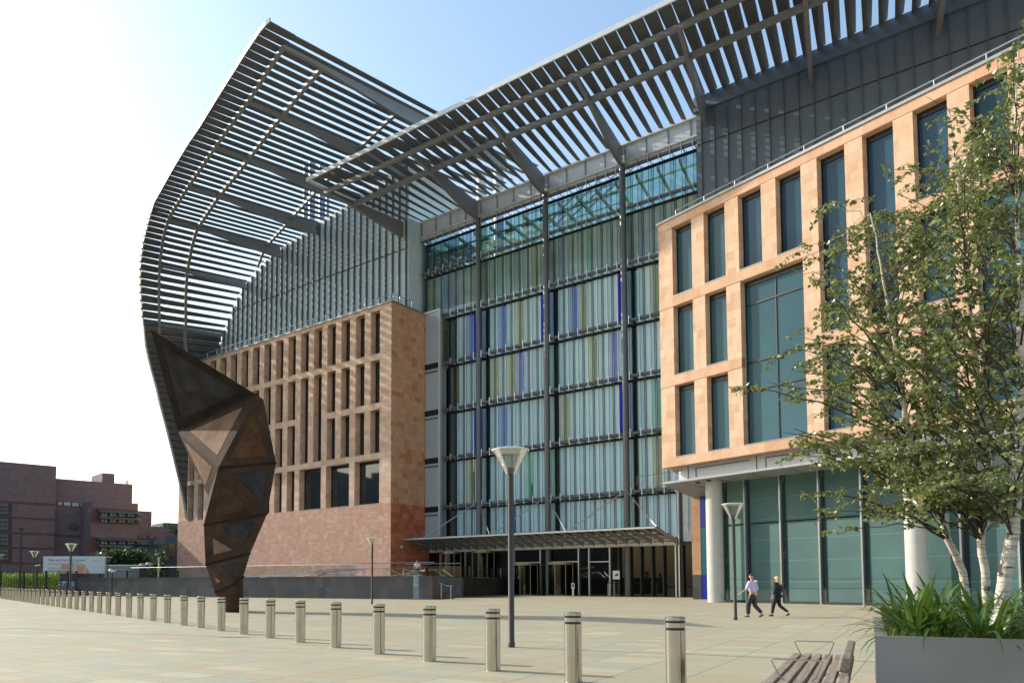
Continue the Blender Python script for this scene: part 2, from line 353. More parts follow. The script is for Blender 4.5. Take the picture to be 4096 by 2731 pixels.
# ================================================================ MAIN BUILDING
bld=thing('research_building','large institute building with glass atrium front, sandstone wings and curved grey louvred roofs','building',AB(-45,72,0))
def facade(fr,u0,u1,z0,z1,ops,depth):
    us=sorted(set([u0,u1]+[o[0] for o in ops]+[o[1] for o in ops])); zs=sorted(set([z0,z1]+[o[2] for o in ops]+[o[3] for o in ops]))
    m=MB()
    for i in range(len(us)-1):
        for j in range(len(zs)-1):
            uc=(us[i]+us[i+1])/2; zc=(zs[j]+zs[j+1])/2
            if any(o[0]<uc<o[1] and o[2]<zc<o[3] for o in ops): continue
            m.quad(fr(us[i],0,zs[j]),fr(us[i+1],0,zs[j]),fr(us[i+1],0,zs[j+1]),fr(us[i],0,zs[j+1]))
    for a0,a1,b0,b1 in ops:
        d=depth
        m.quad(fr(a0,0,b0),fr(a0,d,b0),fr(a0,d,b1),fr(a0,0,b1)); m.quad(fr(a1,d,b0),fr(a1,0,b0),fr(a1,0,b1),fr(a1,d,b1))
        m.quad(fr(a0,0,b1),fr(a0,d,b1),fr(a1,d,b1),fr(a1,0,b1)); m.quad(fr(a0,d,b0),fr(a0,0,b0),fr(a1,0,b0),fr(a1,d,b0))
    return m
def window(fr,a0,a1,b0,b1,d,glass,trans=(),mull=(),fw=.09,parent=None,sill=True):
    f=MB()
    f.fbox(fr,a0,a0+fw,d-.12,d-.005,b0,b1); f.fbox(fr,a1-fw,a1,d-.12,d-.005,b0,b1); f.fbox(fr,a0+fw,a1-fw,d-.12,d-.005,b0,b0+fw); f.fbox(fr,a0+fw,a1-fw,d-.12,d-.005,b1-.34,b1)
    for t in trans: f.fbox(fr,a0+fw,a1-fw,d-.11,d-.005,t-.05,t+.05)
    for t in mull: f.fbox(fr,t-.04,t+.04,d-.10,d-.006,b0+fw,b1-.34)
    w=f.build('window',M['black'],parent or bld)
    MB().quad(fr(a0,d-.04,b0),fr(a1,d-.04,b0),fr(a1,d-.04,b1),fr(a0,d-.04,b1)).build('pane',glass,w,fixn=False)
    if sill: MB().fbox(fr,a0+.01,a1-.01,-.04,d-.13,b0+.005,b0+.045).build('sill',M['paint'],w)
    return w
FL=lambda u,d,z: AB(u,65.6+d,z)
W=1.57;PT=2.595;rows=[(28.76,34.09),(22.79,28.06),(16.8,22.06),(10.75,16.06)]
ops=[];wl=[]
for k in range(16):
    r1=-65.21-PT*k;r0=r1-W
    ops.append((r0,r1,*rows[0]));wl.append(ops[-1]+((),))
    if k in (4,5): ops.append((r0,r1,rows[2][0],rows[1][1]));wl.append(ops[-1]+((22.4,),))
    else:
        for j in (1,2): ops.append((r0,r1,*rows[j]));wl.append(ops[-1]+((),))
    if k in (0,2,4): ops.append((r1-4.24,r1,*rows[3]));wl.append(ops[-1]+((),))
    elif k>5: ops.append((r0,r1,*rows[3]));wl.append(ops[-1]+((),))
facade(FL,-108.2,-63.3,10.7,34.6,ops,1.0).build('sandstone_wall',M['stone'],bld,'left wing upper wall of tan sandstone with deep window slots',fixn=False)
for o in wl: window(FL,o[0],o[1],o[2],o[3],1.0,M['glass_d'],o[4])
SL=lambda u,d,z: AB(-63.3-d,u,z)   # side wall facing the atrium
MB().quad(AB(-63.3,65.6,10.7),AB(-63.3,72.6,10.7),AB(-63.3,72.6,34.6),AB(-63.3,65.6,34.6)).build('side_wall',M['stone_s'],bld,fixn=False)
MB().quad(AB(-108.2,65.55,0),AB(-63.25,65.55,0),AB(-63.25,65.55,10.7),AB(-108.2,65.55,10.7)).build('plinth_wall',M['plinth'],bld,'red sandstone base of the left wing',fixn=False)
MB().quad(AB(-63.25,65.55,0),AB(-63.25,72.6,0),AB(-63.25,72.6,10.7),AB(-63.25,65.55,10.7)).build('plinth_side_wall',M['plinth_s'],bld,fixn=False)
MB().hexa([AB(-108.2,66.8,0),AB(-64.6,66.8,0),AB(-64.6,80,0),AB(-108.2,80,0),AB(-108.2,66.8,34.5),AB(-64.6,66.8,34.5),AB(-64.6,80,34.5),AB(-108.2,80,34.5)]).build('wing_core',M['in_dark'],bld)
MB().quad(AB(-108.2,65.6,0),AB(-108.2,80,0),AB(-108.2,80,34.6),AB(-108.2,65.6,34.6)).build('end_wall',M['stone'],bld)
m=MB();m.hexa([AB(-108.4,65.45,34.6),AB(-63.15,65.45,34.6),AB(-63.15,72.0,34.6),AB(-108.4,72,34.6),AB(-108.4,65.45,34.8),AB(-63.15,65.45,34.8),AB(-63.15,72,34.8),AB(-108.4,72,34.8)]);m.build('coping',M['paint'],bld)
m=MB()
k=0;x=-63.4
pts=[]
while x>-104:
    m.tube(AB(x,66.0,34.8),AB(x,66.0,35.75),.04,6);pts.append(x);x-=2.4
m.tube(AB(-63.45,66,35.75),AB(-104,66,35.75),.045,6);m.tube(AB(-63.45,66,35.3),AB(-104,66,35.3),.025,6)
m.tube(AB(-63.45,66,35.75),AB(-63.45,69.3,35.75),.045,6);m.tube(AB(-63.45,66,35.3),AB(-63.45,69.3,35.3),.025,6);m.tube(AB(-63.45,69.3,34.8),AB(-63.45,69.3,35.78),.05,6);m.tube(AB(-63.45,67.2,34.8),AB(-63.45,67.2,35.78),.05,6)
m.build('roof_rail',M['alu'],bld)
# ---- curved shell profile in the plane b=70
PROF=[(-50,55.9),(-60,54.8),(-68,53.55),(-76,52.1),(-81.3,51.4),(-84,50.95),(-88.7,50.25),(-90.9,49.87),(-92.2,49.5),(-94.4,48.75),(-96.7,47.6),(-98,46.9),(-99.1,46.05),(-100.2,45),(-101.4,43.7),(-102.6,42.07),(-104,40.0),(-104.9,38.1),(-105.4,34),(-105.6,28),(-105.65,20),(-105.7,10.9)]
arc=[0]
for p,q in zip(PROF,PROF[1:]): arc.append(arc[-1]+math.hypot(q[0]-p[0],q[1]-p[1]))
def onprof(s):
    s=max(0,min(arc[-1]-1e-6,s))
    for i in range(len(arc)-1):
        if arc[i]<=s<=arc[i+1]:
            f=(s-arc[i])/(arc[i+1]-arc[i]);p,q=PROF[i],PROF[i+1];L=arc[i+1]-arc[i]
            return (p[0]+(q[0]-p[0])*f,p[1]+(q[1]-p[1])*f,(q[0]-p[0])/L,(q[1]-p[1])/L)
def interp(tab,x):
    if x<=tab[0][0]: return tab[0][1]
    for (x0,y0),(x1,y1) in zip(tab,tab[1:]):
        if x<=x1: return y0+(y1-y0)*(x-x0)/(x1-x0)
    return tab[-1][1]
def s_at_a(a): # arc position for given a
    for i in range(len(PROF)-1):
        if PROF[i][0]>=a>=PROF[i+1][0]: return arc[i]+(arc[i+1]-arc[i])*(PROF[i][0]-a)/(PROF[i][0]-PROF[i+1][0])
def s_at_z(z):
    for i in range(len(PROF)-1,0,-1):
        if PROF[i][1]<=z<=PROF[i-1][1]: return arc[i]-(arc[i]-arc[i-1])*(z-PROF[i][1])/(PROF[i-1][1]-PROF[i][1])
sA=s_at_a;SLP=.127
# b of outer edge as function of arc
bo_t=[(sA(-56.4),41.6),(sA(-71.6),45.0),(sA(-75),45.6),(sA(-79),46.6),(sA(-82),47.4),(sA(-87),48.7),(sA(-92.6),50.9),(sA(-95.4),51.95),(sA(-98.8),53.5),(sA(-101.8),55.3),(s_at_z(39),57.4),(s_at_z(34.5),58.7),(s_at_z(31.9),59.45),(s_at_z(27.8),60.65),(s_at_z(24.3),61.8),(s_at_z(20.4),63.0),(s_at_z(17),64.0),(s_at_z(14.3),64.8),(s_at_z(11.5),65.4)]
p1_t=[(sA(-57),44.3),(sA(-65.3),46.4),(sA(-73.4),47.9),(sA(-82),49.9),(sA(-88),51.4),(sA(-93),53.3),(sA(-100),56.7),(sA(-103.6),58.9),(s_at_z(35.5),60.3),(s_at_z(31),61.6)]
p2_t=[(sA(-57),49.1),(sA(-68),51.2),(sA(-82),54.1),(sA(-89.7),56.2),(sA(-99.5),60.6),(sA(-103.3),62.9),(s_at_z(34),64.8),(s_at_z(29),65.3)]
p3_t=[(sA(-57),60.6),(sA(-75),63.6),(sA(-83),65.6),(sA(-90),67.3),(sA(-94.6),69.3)]
sl_=Vector((B_.x,B_.y,SLP))
def SH(s,b,off=0):  # point on shell, off = metres inward
    a,z,ta,tz=onprof(s); n_a,n_z=-tz,ta   # normal in (a,z)
    # inward (below/right): choose sign so that z component negative or a positive
    if n_z>0 or (abs(n_z)<1e-6 and n_a<0): n_a,n_z=-n_a,-n_z
    z=z+SLP*min(b-70,0)*(1 if z>37 else max(0,(z-30)/7))
    return AB(a+n_a*off,b,z+n_z*off)
roof1=MB()
Rs=[sA(-57),sA(-65.4),sA(-73.5),sA(-81.8),sA(-89.6),sA(-97.9),s_at_z(40.2)]
sl_s=[]
step0=(Rs[1]-Rs[0])/8
for j in range(1,0,-1): sl_s.append(Rs[0]-step0*j)
for i in range(6):
    for j in range(8): sl_s.append(Rs[i]+(Rs[i+1]-Rs[i])*(j)/8)
s_=Rs[6];nleg=30;send=arc[-1]-.4
leg_s=[Rs[6]+(send-Rs[6])*j/nleg for j in range(nleg)]
def slat(mb,P,Q,wd,wd2,th,tang,nrm,tilt,tilt2=None):
    P=Vector(P);Q=Vector(Q);tilt2=tilt if tilt2 is None else tilt2
    res=[]
    for X,w,tl in ((P,wd,tilt),(Q,wd2,tilt2)):
        u=tang*math.cos(tl)+nrm*math.sin(tl); v=nrm*math.cos(tl)-tang*math.sin(tl)
        res+= [X-u*w/2-v*th/2,X+u*w/2-v*th/2,X+u*w/2+v*th/2,X-u*w/2+v*th/2]
    mb.add(res,[(0,1,2,3),(7,6,5,4),(1,0,4,5),(2,1,5,6),(3,2,6,7),(0,3,7,4)])
louv=MB()
for k,s in enumerate(sl_s):
    a,z,ta,tz=onprof(s); tang=Vector((A_.x*ta,A_.y*ta,tz)); n=tang.cross(sl_).normalized()
    if n.z<0: n=-n
    bo=interp(bo_t,s); bi=69.95 if a<-93.5 else (86 if a>-90 else 74)
    pit=step0 if s<Rs[3] else ((Rs[4]-Rs[3])/8 if s<Rs[4] else (Rs[5]-Rs[4])/8)
    P=SH(s,bo);Q=SH(s,bi) if bi<=70 else SH(s,70)+(SH(s,70)-SH(s,60))*((bi-70)/10)
    t0=R(18);t1=R(-14)
    bm1=bo+3.0;Pm=SH(s,bm1)
    slat(louv,P,Pm,pit*.97,pit*.84,.09,tang,n,R(5),R(6))
    slat(louv,Pm,Q,pit*.74,pit*.40,.09,tang,n,R(6),R(10))
for k,s in enumerate(leg_s):
    a,z,ta,tz=onprof(s); tang=Vector((A_.x*ta,A_.y*ta,tz)); n=A_.copy()
    bo=interp(bo_t,s); bi=69.95 if z>35.2 else 65.5
    if bi-bo<.05: continue
    P=SH(s,bo);Q=SH(s,bi);pit=(send-Rs[6])/nleg
    slat(louv,P,Q,pit*1.0,pit*1.0,.08,Vector((0,0,-1)),n,R(-4))
    louv.beam(P+A_*.32+Vector((0,0,-.42)),Q+A_*.32+Vector((0,0,-.42)),.36,.05)
L=louv.build('louvre_roof',M['slat'],bld,'tall curved louvred roof sweeping down the left end')
# edge strip, purlins, ribs
ed=MB();ss=sl_s+leg_s+[arc[-1]-.1]
ss=[ss[0]-.6]+ss
for s1,s2 in zip(ss,ss[1:]):
    ed.beam(SH(s1,interp(bo_t,s1)),SH(s2,interp(bo_t,s2)),.12,.42,up=(SH(s1,50)-SH(s1,50,1)))
ed.build('edge_trim',M['paint'],L)
for tb,w,h,smax in ((p1_t,.35,.35,s_at_z(31)),(p2_t,.40,.40,s_at_z(29)),(p3_t,.35,.35,sA(-94.6))):
    pm=MB();n=60;smin=Rs[0]
    pv=None
    for i in range(n+1):
        s=smin+(smax-smin)*i/n; p=SH(s,interp(tb,s),.55)
        if pv: pm.beam(pv,p,w,h,up=B_.cross(p-pv))
        pv=p
    pm.build('purlin',M['paint'],L)
for i,s in enumerate(Rs):
    b1=interp(p1_t,s); b3=(69.5 if i>=4 else 80)
    m=MB();prev=None
    for j in range(13):
        f=j/12; b=b1+(b3-b1)*f
        p0=SH(s,min(b,70)) if b<=70 else SH(s,70)+(SH(s,70)-SH(s,60))*((b-70)/10)
        inn=(SH(s,60,1)-SH(s,60)); dep=.35+1.25*min(1,max(0,(b-b1-4)/12))
        c=p0+inn*(.3+dep/2)
        tg=inn.normalized()
        if prev: m.hexa([*prev,c]) if False else None
        wv=B_.cross(tg).normalized()*.17
        q=[c-tg*dep/2-wv,c-tg*dep/2+wv,c+tg*dep/2+wv,c+tg*dep/2-wv]
        if prev: m.add(prev+q,[(0,1,5,4),(1,2,6,5),(2,3,7,6),(3,0,4,7)]+([(0,1,2,3)] if j==1 else [])+([(4,5,6,7)] if j==12 else []))
        prev=q
    m.build('rib',M['paint'],L)
# ---- zinc wall with fins on the left (b=70)
def wall_top(a):
    for p,q in zip(PROF,PROF[1:]):
        if p[0]>=a>=q[0]: return p[1]+(q[1]-p[1])*(p[0]-a)/(p[0]-q[0])
zw=MB();xs=[-105.3,-104.5,-103.5,-102.6,-101.4,-100.2,-99.1,-98,-96.7,-94.4,-92.2,-88.7,-84,-81.3,-76,-72,-68,-64.6]
for x0,x1 in zip(xs,xs[1:]):
    zw.quad(AB(x0,70,34.8),AB(x1,70,34.8),AB(x1,70,wall_top(x1)+.05),AB(x0,70,wall_top(x0)+.05))
    zw.quad(AB(x0,70,wall_top(x0)+.05),AB(x1,70,wall_top(x1)+.05),AB(x1,78,wall_top(x1)),AB(x0,78,wall_top(x0)))
zw.quad(AB(-64.6,70,34.8),AB(-64.6,80,34.8),AB(-64.6,80,53),AB(-64.6,70,53.5))
zwall=zw.build('zinc_wall',M['fin'],bld,'tall ribbed grey metal wall above the left wing',fixn=False)
fm=MB();x=-64.9
while x>-104.6:
    t=wall_top(x)-.45; fm.hexa([AB(x-.05,69.64,34.9),AB(x+.05,69.64,34.9),AB(x+.05,70,34.9),AB(x-.05,70,34.9),AB(x-.05,69.64,t),AB(x+.05,69.64,t),AB(x+.05,70,t),AB(x-.05,70,t)]); x-=1.165
fm.build('cladding_fin',M['finedge'],zwall)
MB().fbox(lambda u,d,z:AB(u,70+d,z),-103,-64.7,-.05,0,43.0,43.12).build('joint_strip',M['black'],zwall)
# ---- right canopy
def skew(ae): return interp([(-66,-.3),(-55.5,2.4),(-46,2.9),(-36.5,3.0),(-20,2.9)],ae)
can=MB();ZC=46.15
n_s=62
tn=A_.copy()
for i in range(n_s):
    ae=-65.2+1.19*i; as_=ae+skew(ae); bi=71.8 if ae<-28.2 else 70.4
    zb=46.9 if ae<-28 else 47.6
    slat(can,AB(as_,55.25,ZC),AB(ae,bi,zb),1.15,.52 if ae<-28.2 else .78,.09,tn,Vector((0,0,1)),R(-6),R(-24) if ae<-28.2 else R(38))
    can.tube(AB(as_+.45,55.9,ZC-.28),AB(as_+(ae-as_)*.45+.4,62.5,ZC-.2),.07,5)
cn=can.build('louvre_canopy',M['slat'],bld,'long flat louvred canopy above the atrium glass')
e=MB();e.beam(AB(-66.4,55.12,ZC+.02),AB(9,55.12,ZC+.02),.14,.45);e.beam(AB(-66.35,55.2,ZC),AB(-65.9,72,ZC+.5),.14,.4);e.build('edge_trim',M['paint_l'],cn)
for bb,w,h in ((57.65,.34,.42),(61.6,.36,.5)):
    e=MB();e.beam(AB(-66.2,bb,ZC-.5),AB(9,bb,ZC-.5),w,h);e.build('purlin',M['paint'],cn)
for ae in (-65.7,-55.55,-46.1,-36.5,-26.9,-17.4,-7.9):
    as_=ae+skew(ae); m=MB();prev=None
    for j in range(13):
        f=j/12;p=AB(as_+(ae-as_)*f,57.5+(72.05-57.5)*f if ae<-28 else 57.5+(70.6-57.5)*f,0)
        top=ZC-.25+.75*f; dep=.35+1.6*min(1,max(0,(f-.12)/.7)); d=(AB(ae,72,0)-AB(as_,57.5,0)).normalized(); wv=d.cross(Vector((0,0,1)))*.17
        q=[p-wv+Vector((0,0,top-dep)),p+wv+Vector((0,0,top-dep)),p+wv+Vector((0,0,top)),p-wv+Vector((0,0,top))]
        if prev: m.add(prev+q,[(0,1,5,4),(1,2,6,5),(2,3,7,6),(3,0,4,7)]+([(0,1,2,3)] if j==1 else [])+([(4,5,6,7)] if j==12 else []))
        prev=q
    m.build('rib',M['paint'],cn)
# ---- fascia above the glass
m=MB();fg=lambda u,d,z:AB(u,72+d,z)
m.fbox(fg,-65.0,-27.6,.25,.6,44.95,46.75);m.fbox(fg,-65.9,-27.6,-.1,.7,46.75,46.95);m.fbox(fg,-64.9,-27.6,-.2,.25,44.75,44.92);m.fbox(fg,-64.7,-27.6,.05,.5,44.45,44.74)
x=-64.6
fa=m.build('atrium_fascia',M['paint_l'],bld)
m=MB();x=-64.4
while x<-28: m.fbox(fg,x-.05,x+.05,.12,.25,44.95,46.72);x+=2.36
m.build('joint_cover',M['paint'],fa)
m=MB();m.fbox(fg,-65.9,-64.3,.6,2,0,46.7);m.build('end_pier',M['fin_d'],bld)
# ---- columns and tubes
for x in (-55.3,-45.86,-36.4,-26.9):
    MB().tube(AB(x,72.1,0),AB(x,72.1,44.9),.33,20).build('steel_column',M['steel'],bld,smooth=True)
TZ=[44.35,40.1,34.2,28.2,22.4,16.5,10.55]
bays=[(-64.3,-55.3),(-55.3,-45.86),(-45.86,-36.4),(-36.4,-26.9)]
for (x0,x1) in bays:
    for z in TZ:
        l=x0 if (z>34 or x0>-64) else -60.7
        MB().tube(AB(l+.1,72.2,z),AB(x1-.33,72.2,z),.19,10).build('transom_tube',M['steel'],bld,smooth=True)
# brackets
brx=[]
for (x0,x1) in bays:
    n=7 if x0<-64 else 8
    st=(x1-.55) if True else 0
    xs=[x1-.62-1.185*i for i in range(8)]
    if x0<-64: xs=[v for v in xs if v>-64.4]
    brx.append(xs)
BR=[(x,z) for xs in brx for z in TZ for x in xs if not (x<-60.9 and z<33)]
BR.sort(key=lambda q:-q[0]-q[1]*.01); rest=MB()
for i_,(x,z) in enumerate(BR):
    m=MB() if i_<100 else rest
    if 1:
        if 1:
            m.hexa([AB(x-.035,71.85,z-.42),AB(x+.035,71.85,z-.42),AB(x+.035,71.99,z-.42),AB(x-.035,71.99,z-.42),AB(x-.035,71.85,z+.42),AB(x+.035,71.85,z+.42),AB(x+.035,71.99,z+.42),AB(x-.035,71.99,z+.42)])
            m.beam(AB(x,71.95,z+.3),AB(x,73,z-.25),.05,.14)
            m.beam(AB(x,71.95,z),AB(x,73,z-.28),.04,.10)
    if i_<100: m.build('fin_bracket',M['alu'],bld)
rest.build('fin_bracket',M['alu'],bld,kind='stuff')
# mullions + transoms at the glass line
GP=73.05
for (x0,x1),xs in zip(bays,brx):
    m=MB()
    for x in xs:
        zb=5.9 if x>-60.9 else 34.9
        for o in (-.08,.08): m.hexa([AB(x+o-.022,GP-.05,zb),AB(x+o+.022,GP-.05,zb),AB(x+o+.022,GP,zb),AB(x+o-.022,GP,zb),AB(x+o-.022,GP-.05,44.4),AB(x+o+.022,GP-.05,44.4),AB(x+o+.022,GP,44.4),AB(x+o-.022,GP,44.4)])
    for x in xs: m.abox if 0 else m.hexa([AB(x-.018,71.98,(5.9 if x>-60.9 else 34.9)),AB(x+.018,71.98,(5.9 if x>-60.9 else 34.9)),AB(x+.018,72.01,(5.9 if x>-60.9 else 34.9)),AB(x-.018,72.01,(5.9 if x>-60.9 else 34.9)),AB(x-.018,71.98,44.3),AB(x+.018,71.98,44.3),AB(x+.018,72.01,44.3),AB(x-.018,72.01,44.3)])
    for z in TZ[:-1]+[10.55]:
        l=x0 if (z>34 or x0>-64) else -60.7
        m.fbox(lambda u,d,zz:AB(u,GP+d,zz),l,x1,-.1,.12,z-.42,z-.16)
    m.build('mullion_frame',M['black'],bld)
# glazing cells per bay and storey
cols_w=['g_clear']*24+['g_yellow']*2+['g_blue','g_violet','g_violet','g_green']
M['g_deep']=coloured_glass('deep_blue_fin_glass',(.06,.05,.75))
rnd=random.Random(11)
special={(1,0):{0:'g_yellow',3:'g_violet',4:'g_blue',6:'g_yellow',7:'g_cyan'},(1,1):{1:'g_yellow',5:'g_green'},(1,2):{6:'g_violet',3:'g_green'},(1,3):{7:'g_green',6:'g_violet'},
(2,0):{0:'g_deep',1:'g_blue',4:'g_yellow'},(2,1):{0:'g_deep',3:'g_yellow',5:'g_blue'},(2,2):{0:'g_deep',4:'g_yellow',5:'g_blue'},(2,3):{7:'g_green',5:'g_yellow',4:'g_violet'},
(3,0):{3:'g_yellow'},(3,1):{3:'g_violet',4:'g_yellow',6:'g_yellow'},(3,2):{7:'g_green',1:'g_violet',3:'g_yellow'},(3,3):{4:'g_violet'},
(4,0):{0:'g_deep'},(4,1):{5:'g_blue'},(4,2):{0:'g_deep',6:'g_yellow'},(4,3):{5:'g_green'},(5,0):{1:'g_yellow'},(5,1):{2:'g_green'},(5,2):{7:'g_green'},(5,3):{5:'g_yellow'},(6,1):{4:'g_violet'},(6,2):{0:'g_green'},
(0,0):{1:'g_blue',3:'g_blue',5:'g_green',7:'g_blue'},(0,1):{2:'g_yellow',5:'g_blue',7:'g_green'},(0,2):{6:'g_violet',4:'g_green'},(0,3):{7:'g_green'}}
for bi_,((x0,x1),xs) in enumerate(zip(bays,brx)):
    for zi in range(len(TZ)):
        zt=TZ[zi]-.16; zb=(TZ[zi+1]-.42) if zi+1<len(TZ) else 5.9
        l=x0 if (zt>34 or x0>-64) else -60.7
        cell=MB()
        if zi==0:   cell.quad(AB(l,GP+.02,zb),AB(x1,GP+.02,zb),AB(x1,GP+.02,zt),AB(l,GP+.02,zt)); mt='g_top'
        elif zi==1: cell.quad(AB(l,GP+.02,zb),AB(x1,GP+.02,zb),AB(x1,GP+.02,zt),AB(l,GP+.02,zt)); mt='blind_u'
        else:
            cell.quad(AB(l,GP+.06,zb),AB(x1,GP+.06,zb),AB(x1,GP+.06,zt),AB(l,GP+.06,zt)); mt='blind'
        cl=cell.build('glazing_bay',M[mt],bld,fixn=False)
        if zi==1:
            for i,x in enumerate(xs+[x1]):
                pass
            hb=zb+1.15+(.35 if bi_==0 else 0)
            MB().quad(AB(l,GP+.01,zb),AB(x1,GP+.01,zb),AB(x1,GP+.01,hb),AB(l,GP+.01,hb)).build('blind',M['blind'],cl,fixn=False)
        # dark slots next to the columns
        if zi>=2: MB().quad(AB(x0+.33,GP+.04,zb),AB(x0+.95,GP+.04,zb),AB(x0+.95,GP+.04,zt),AB(x0+.33,GP+.04,zt)).build('dark_pane',M['glass_d'],cl,fixn=False) if x0>-64 else MB().quad(AB(-60.7,GP+.04,zb),AB(-59.5,GP+.04,zb),AB(-59.5,GP+.04,zt),AB(-60.7,GP+.04,zt)).build('dark_pane',M['glass_d'],cl,fixn=False)
        for i,x in enumerate(xs):
            if x<l+.1: continue
            col=special.get((zi,bi_),{}).get(i,'g_clear')
            if x-x0<.3: continue
            MB().quad(AB(x,72.02,zb+.35),AB(x,GP-.13,zb+.35),AB(x,GP-.13,zt-.35),AB(x,72.02,zt-.35)).build('glass_fin',M[col],cl,fixn=False)
            if col!='g_clear' and zi>=2:
                # fin's reflection in the glazing, laid in as a coloured strip
                MB().fbox(lambda u,d,zz:AB(u,GP+d,zz),x+.12,x+.42,.02,.05,zb+.02,zt-.02).build('fin_reflection',M[col],cl)
# interior behind the clear glazing
m=MB();m.quad(AB(-64.3,79,5),AB(-26.9,79,5),AB(-26.9,79,42.5),AB(-64.3,79,42.5));m.build('interior_wall',M['in_grey'],bld,fixn=False)
m=MB()
x=-64
while x<-27: m.beam(AB(x,73.4,43.8),AB(x-3.2,86,45.6),.16,.40);x+=2.38
for bb in (77,82): m.beam(AB(-64,bb,44.5+(bb-73)*.1),AB(-27,bb,44.5+(bb-73)*.1),.12,.2)
m.build('atrium_rafter',M['rafter'],bld)
rq=random.Random(4)
for cn_,nq in (('g_blue',46),('g_green',34),('g_yellow',16),('g_violet',16)):
    m=MB()
    for _ in range(nq):
        x=-64+abs(rq.gauss(0,1))*9; bb=rq.uniform(74,84); z=43.2+(bb-73)*.13
        if x>-38: continue
        m.quad(AB(x,bb,z),AB(x+1.1,bb,z),AB(x+.9,bb+1.2,z+.15),AB(x-.2,bb+1.2,z+.15))
    m.build('coloured_rooflight',M[cn_],bld,fixn=False)
MB().quad(AB(-64.4,73.1,34.9),AB(-64.4,86,34.9),AB(-64.4,86,44.4),AB(-64.4,73.1,44.4)).build('interior_side_wall',M['in_grey'],bld)
MB().fbox(lambda u,d,z:AB(u,d,z),-64.3,-26.9,73.4,79,33.7,33.9).build('interior_floor',M['in_grey'],bld)
MB().fbox(lambda u,d,z:AB(u,d,z),-26.8,-26.5,70.6,86,9,46).build('interior_party_wall',M['in_grey'],bld)
# ---- projecting glazed stair box at the left of the atrium
FB=lambda u,d,z:AB(u,71.5+d,z)
bx=MB();bx.fbox(FB,-63.2,-60.95,.05,1.4,5.9,34.6)
bxo=bx.build('stair_glazing',M['blind_g'],bld,'grey glazed strip between sandstone corner and atrium glass')
m=MB();m.fbox(FB,-60.97,-60.75,-.1,.15,5.6,34.9);m.fbox(FB,-63.3,-60.97,-.1,.1,34.6,34.85);m.build('frame',M['paint_l'],bxo)
m=MB()
for z in TZ[2:]: m.fbox(FB,-63.2,-60.97,-.02,.06,z-.62,z+.05) if z<34 else None
for z in TZ[2:]: m.fbox(FB,-63.2,-60.97,-.05,.04,z-1.05,z-.95) if z<34 else None
m.build('floor_band',M['black'],bxo)
# ---- flues and roof plant behind
for x0,x1,yt in ((1214,1234,668),(1236,1262,655),(1276,1302,668),(1304,1318,690)):
    P=pl((x0+x1)/2,yt,B_*88,A_);r=(x1-x0)/2*P.y/F_
    m=MB();m.tube((P.x,P.y,44),P,r,18);m.tube((P.x,P.y,P.z-.3),P+Vector((0,0,.1)),r*1.06,18);m.build('flue',M['flue'],bld,smooth=True)
for x0,x1,yt in ((1905,1945,690),(1972,2015,672)):
    P=pl((x0+x1)/2,yt,B_*90,A_);r=(x1-x0)/2*P.y/F_
    MB().lathe((P.x,P.y,44),[(r,0),(r,P.z-44-1),(r*.6,P.z-44)],18).build('roof_duct',M['paint_l'],bld,smooth=True)
m=MB()
for k in range(4): m.beam(AB(-57+k*2.4,88,49+k*.3),AB(-50+k*2.4,88,53.5),.15,.2)
for k in range(3): m.beam(AB(-60,88,49.5+k*1.4),AB(-44,88,49.5+k*1.4),.12,.12)
m.build('plant_frame',M['paint'],bld)
# ---- dark zinc wall right of the atrium (plane b=70.5)
DL=lambda u,d,z:AB(u,70.5+d,z)
m=MB();m.quad(DL(-27.75,0,8),DL(6,0,8),DL(6,0,47.3),DL(-27.75,0,47.3));m.quad(DL(-27.75,3,8),DL(-27.75,0,8),DL(-27.75,0,47.3),DL(-27.75,3,47.3));m.quad(DL(-27.75,0,47.3),DL(6,0,47.3),DL(6,12,47.3),DL(-27.75,12,47.3))
dz=m.build('zinc_wall',M['fin_d'],bld,'smooth dark grey metal panel wall above the right wing',fixn=False)
m=MB();x=-27.26
while x<6: m.fbox(DL,x-.035,x+.035,-.16,0,27.9,46.2);x+=1.26
m.build('panel_fin',M['finedge'],dz)
MB().fbox(DL,-27.7,6,-.03,0,42.94,43.04).build('joint_strip',M['black'],dz)
MB().fbox(DL,-27.9,6,-.25,0,46.2,47.6).build('wall_head',M['fin_d'],dz)
# ---- right stone wing
RTt=33.0
def op(k): return (1.29+2.85*k,3.06+2.85*k)
r3=[(22.25,27.4),(16.4,21.5),(10.43,15.65)]
ops=[];wr=[]
for k in range(11):
    u0,u1=op(k)
    if k in (4,5):
        ops.append((u0,u1,16.4,27.4));wr.append(ops[-1]+((21.3,22.2),()))
    else: ops.append((u0,u1,*r3[0]));wr.append(ops[-1]+((),()))
    if k in (2,7):
        ops.append((7.03,11.6,10.43,21.5) if k==2 else (21.3,25.9,10.43,21.5));wr.append(ops[-1]+((19.9,16.0,14.1),((ops[-1][0]+ops[-1][1])/2,)))
    elif k in (3,8): pass
    elif k in (4,5): ops.append((u0,u1,*r3[2]));wr.append(ops[-1]+((),()))
    else:
        for j in (1,2): ops.append((u0,u1,*r3[j]));wr.append(ops[-1]+((),()))
facade(CC,0,RTt,9.8,28.0,ops,.60).build('sandstone_wall',M['stone_r'],bld,'right wing wall of pale orange sandstone blocks',fixn=False)
for o in wr: window(CC,o[0],o[1],o[2],o[3],.60,M['glass_n' if (o[3]>25 and o[0]>6) else 'glass_r'],o[4],o[5],fw=.07)
m=MB()
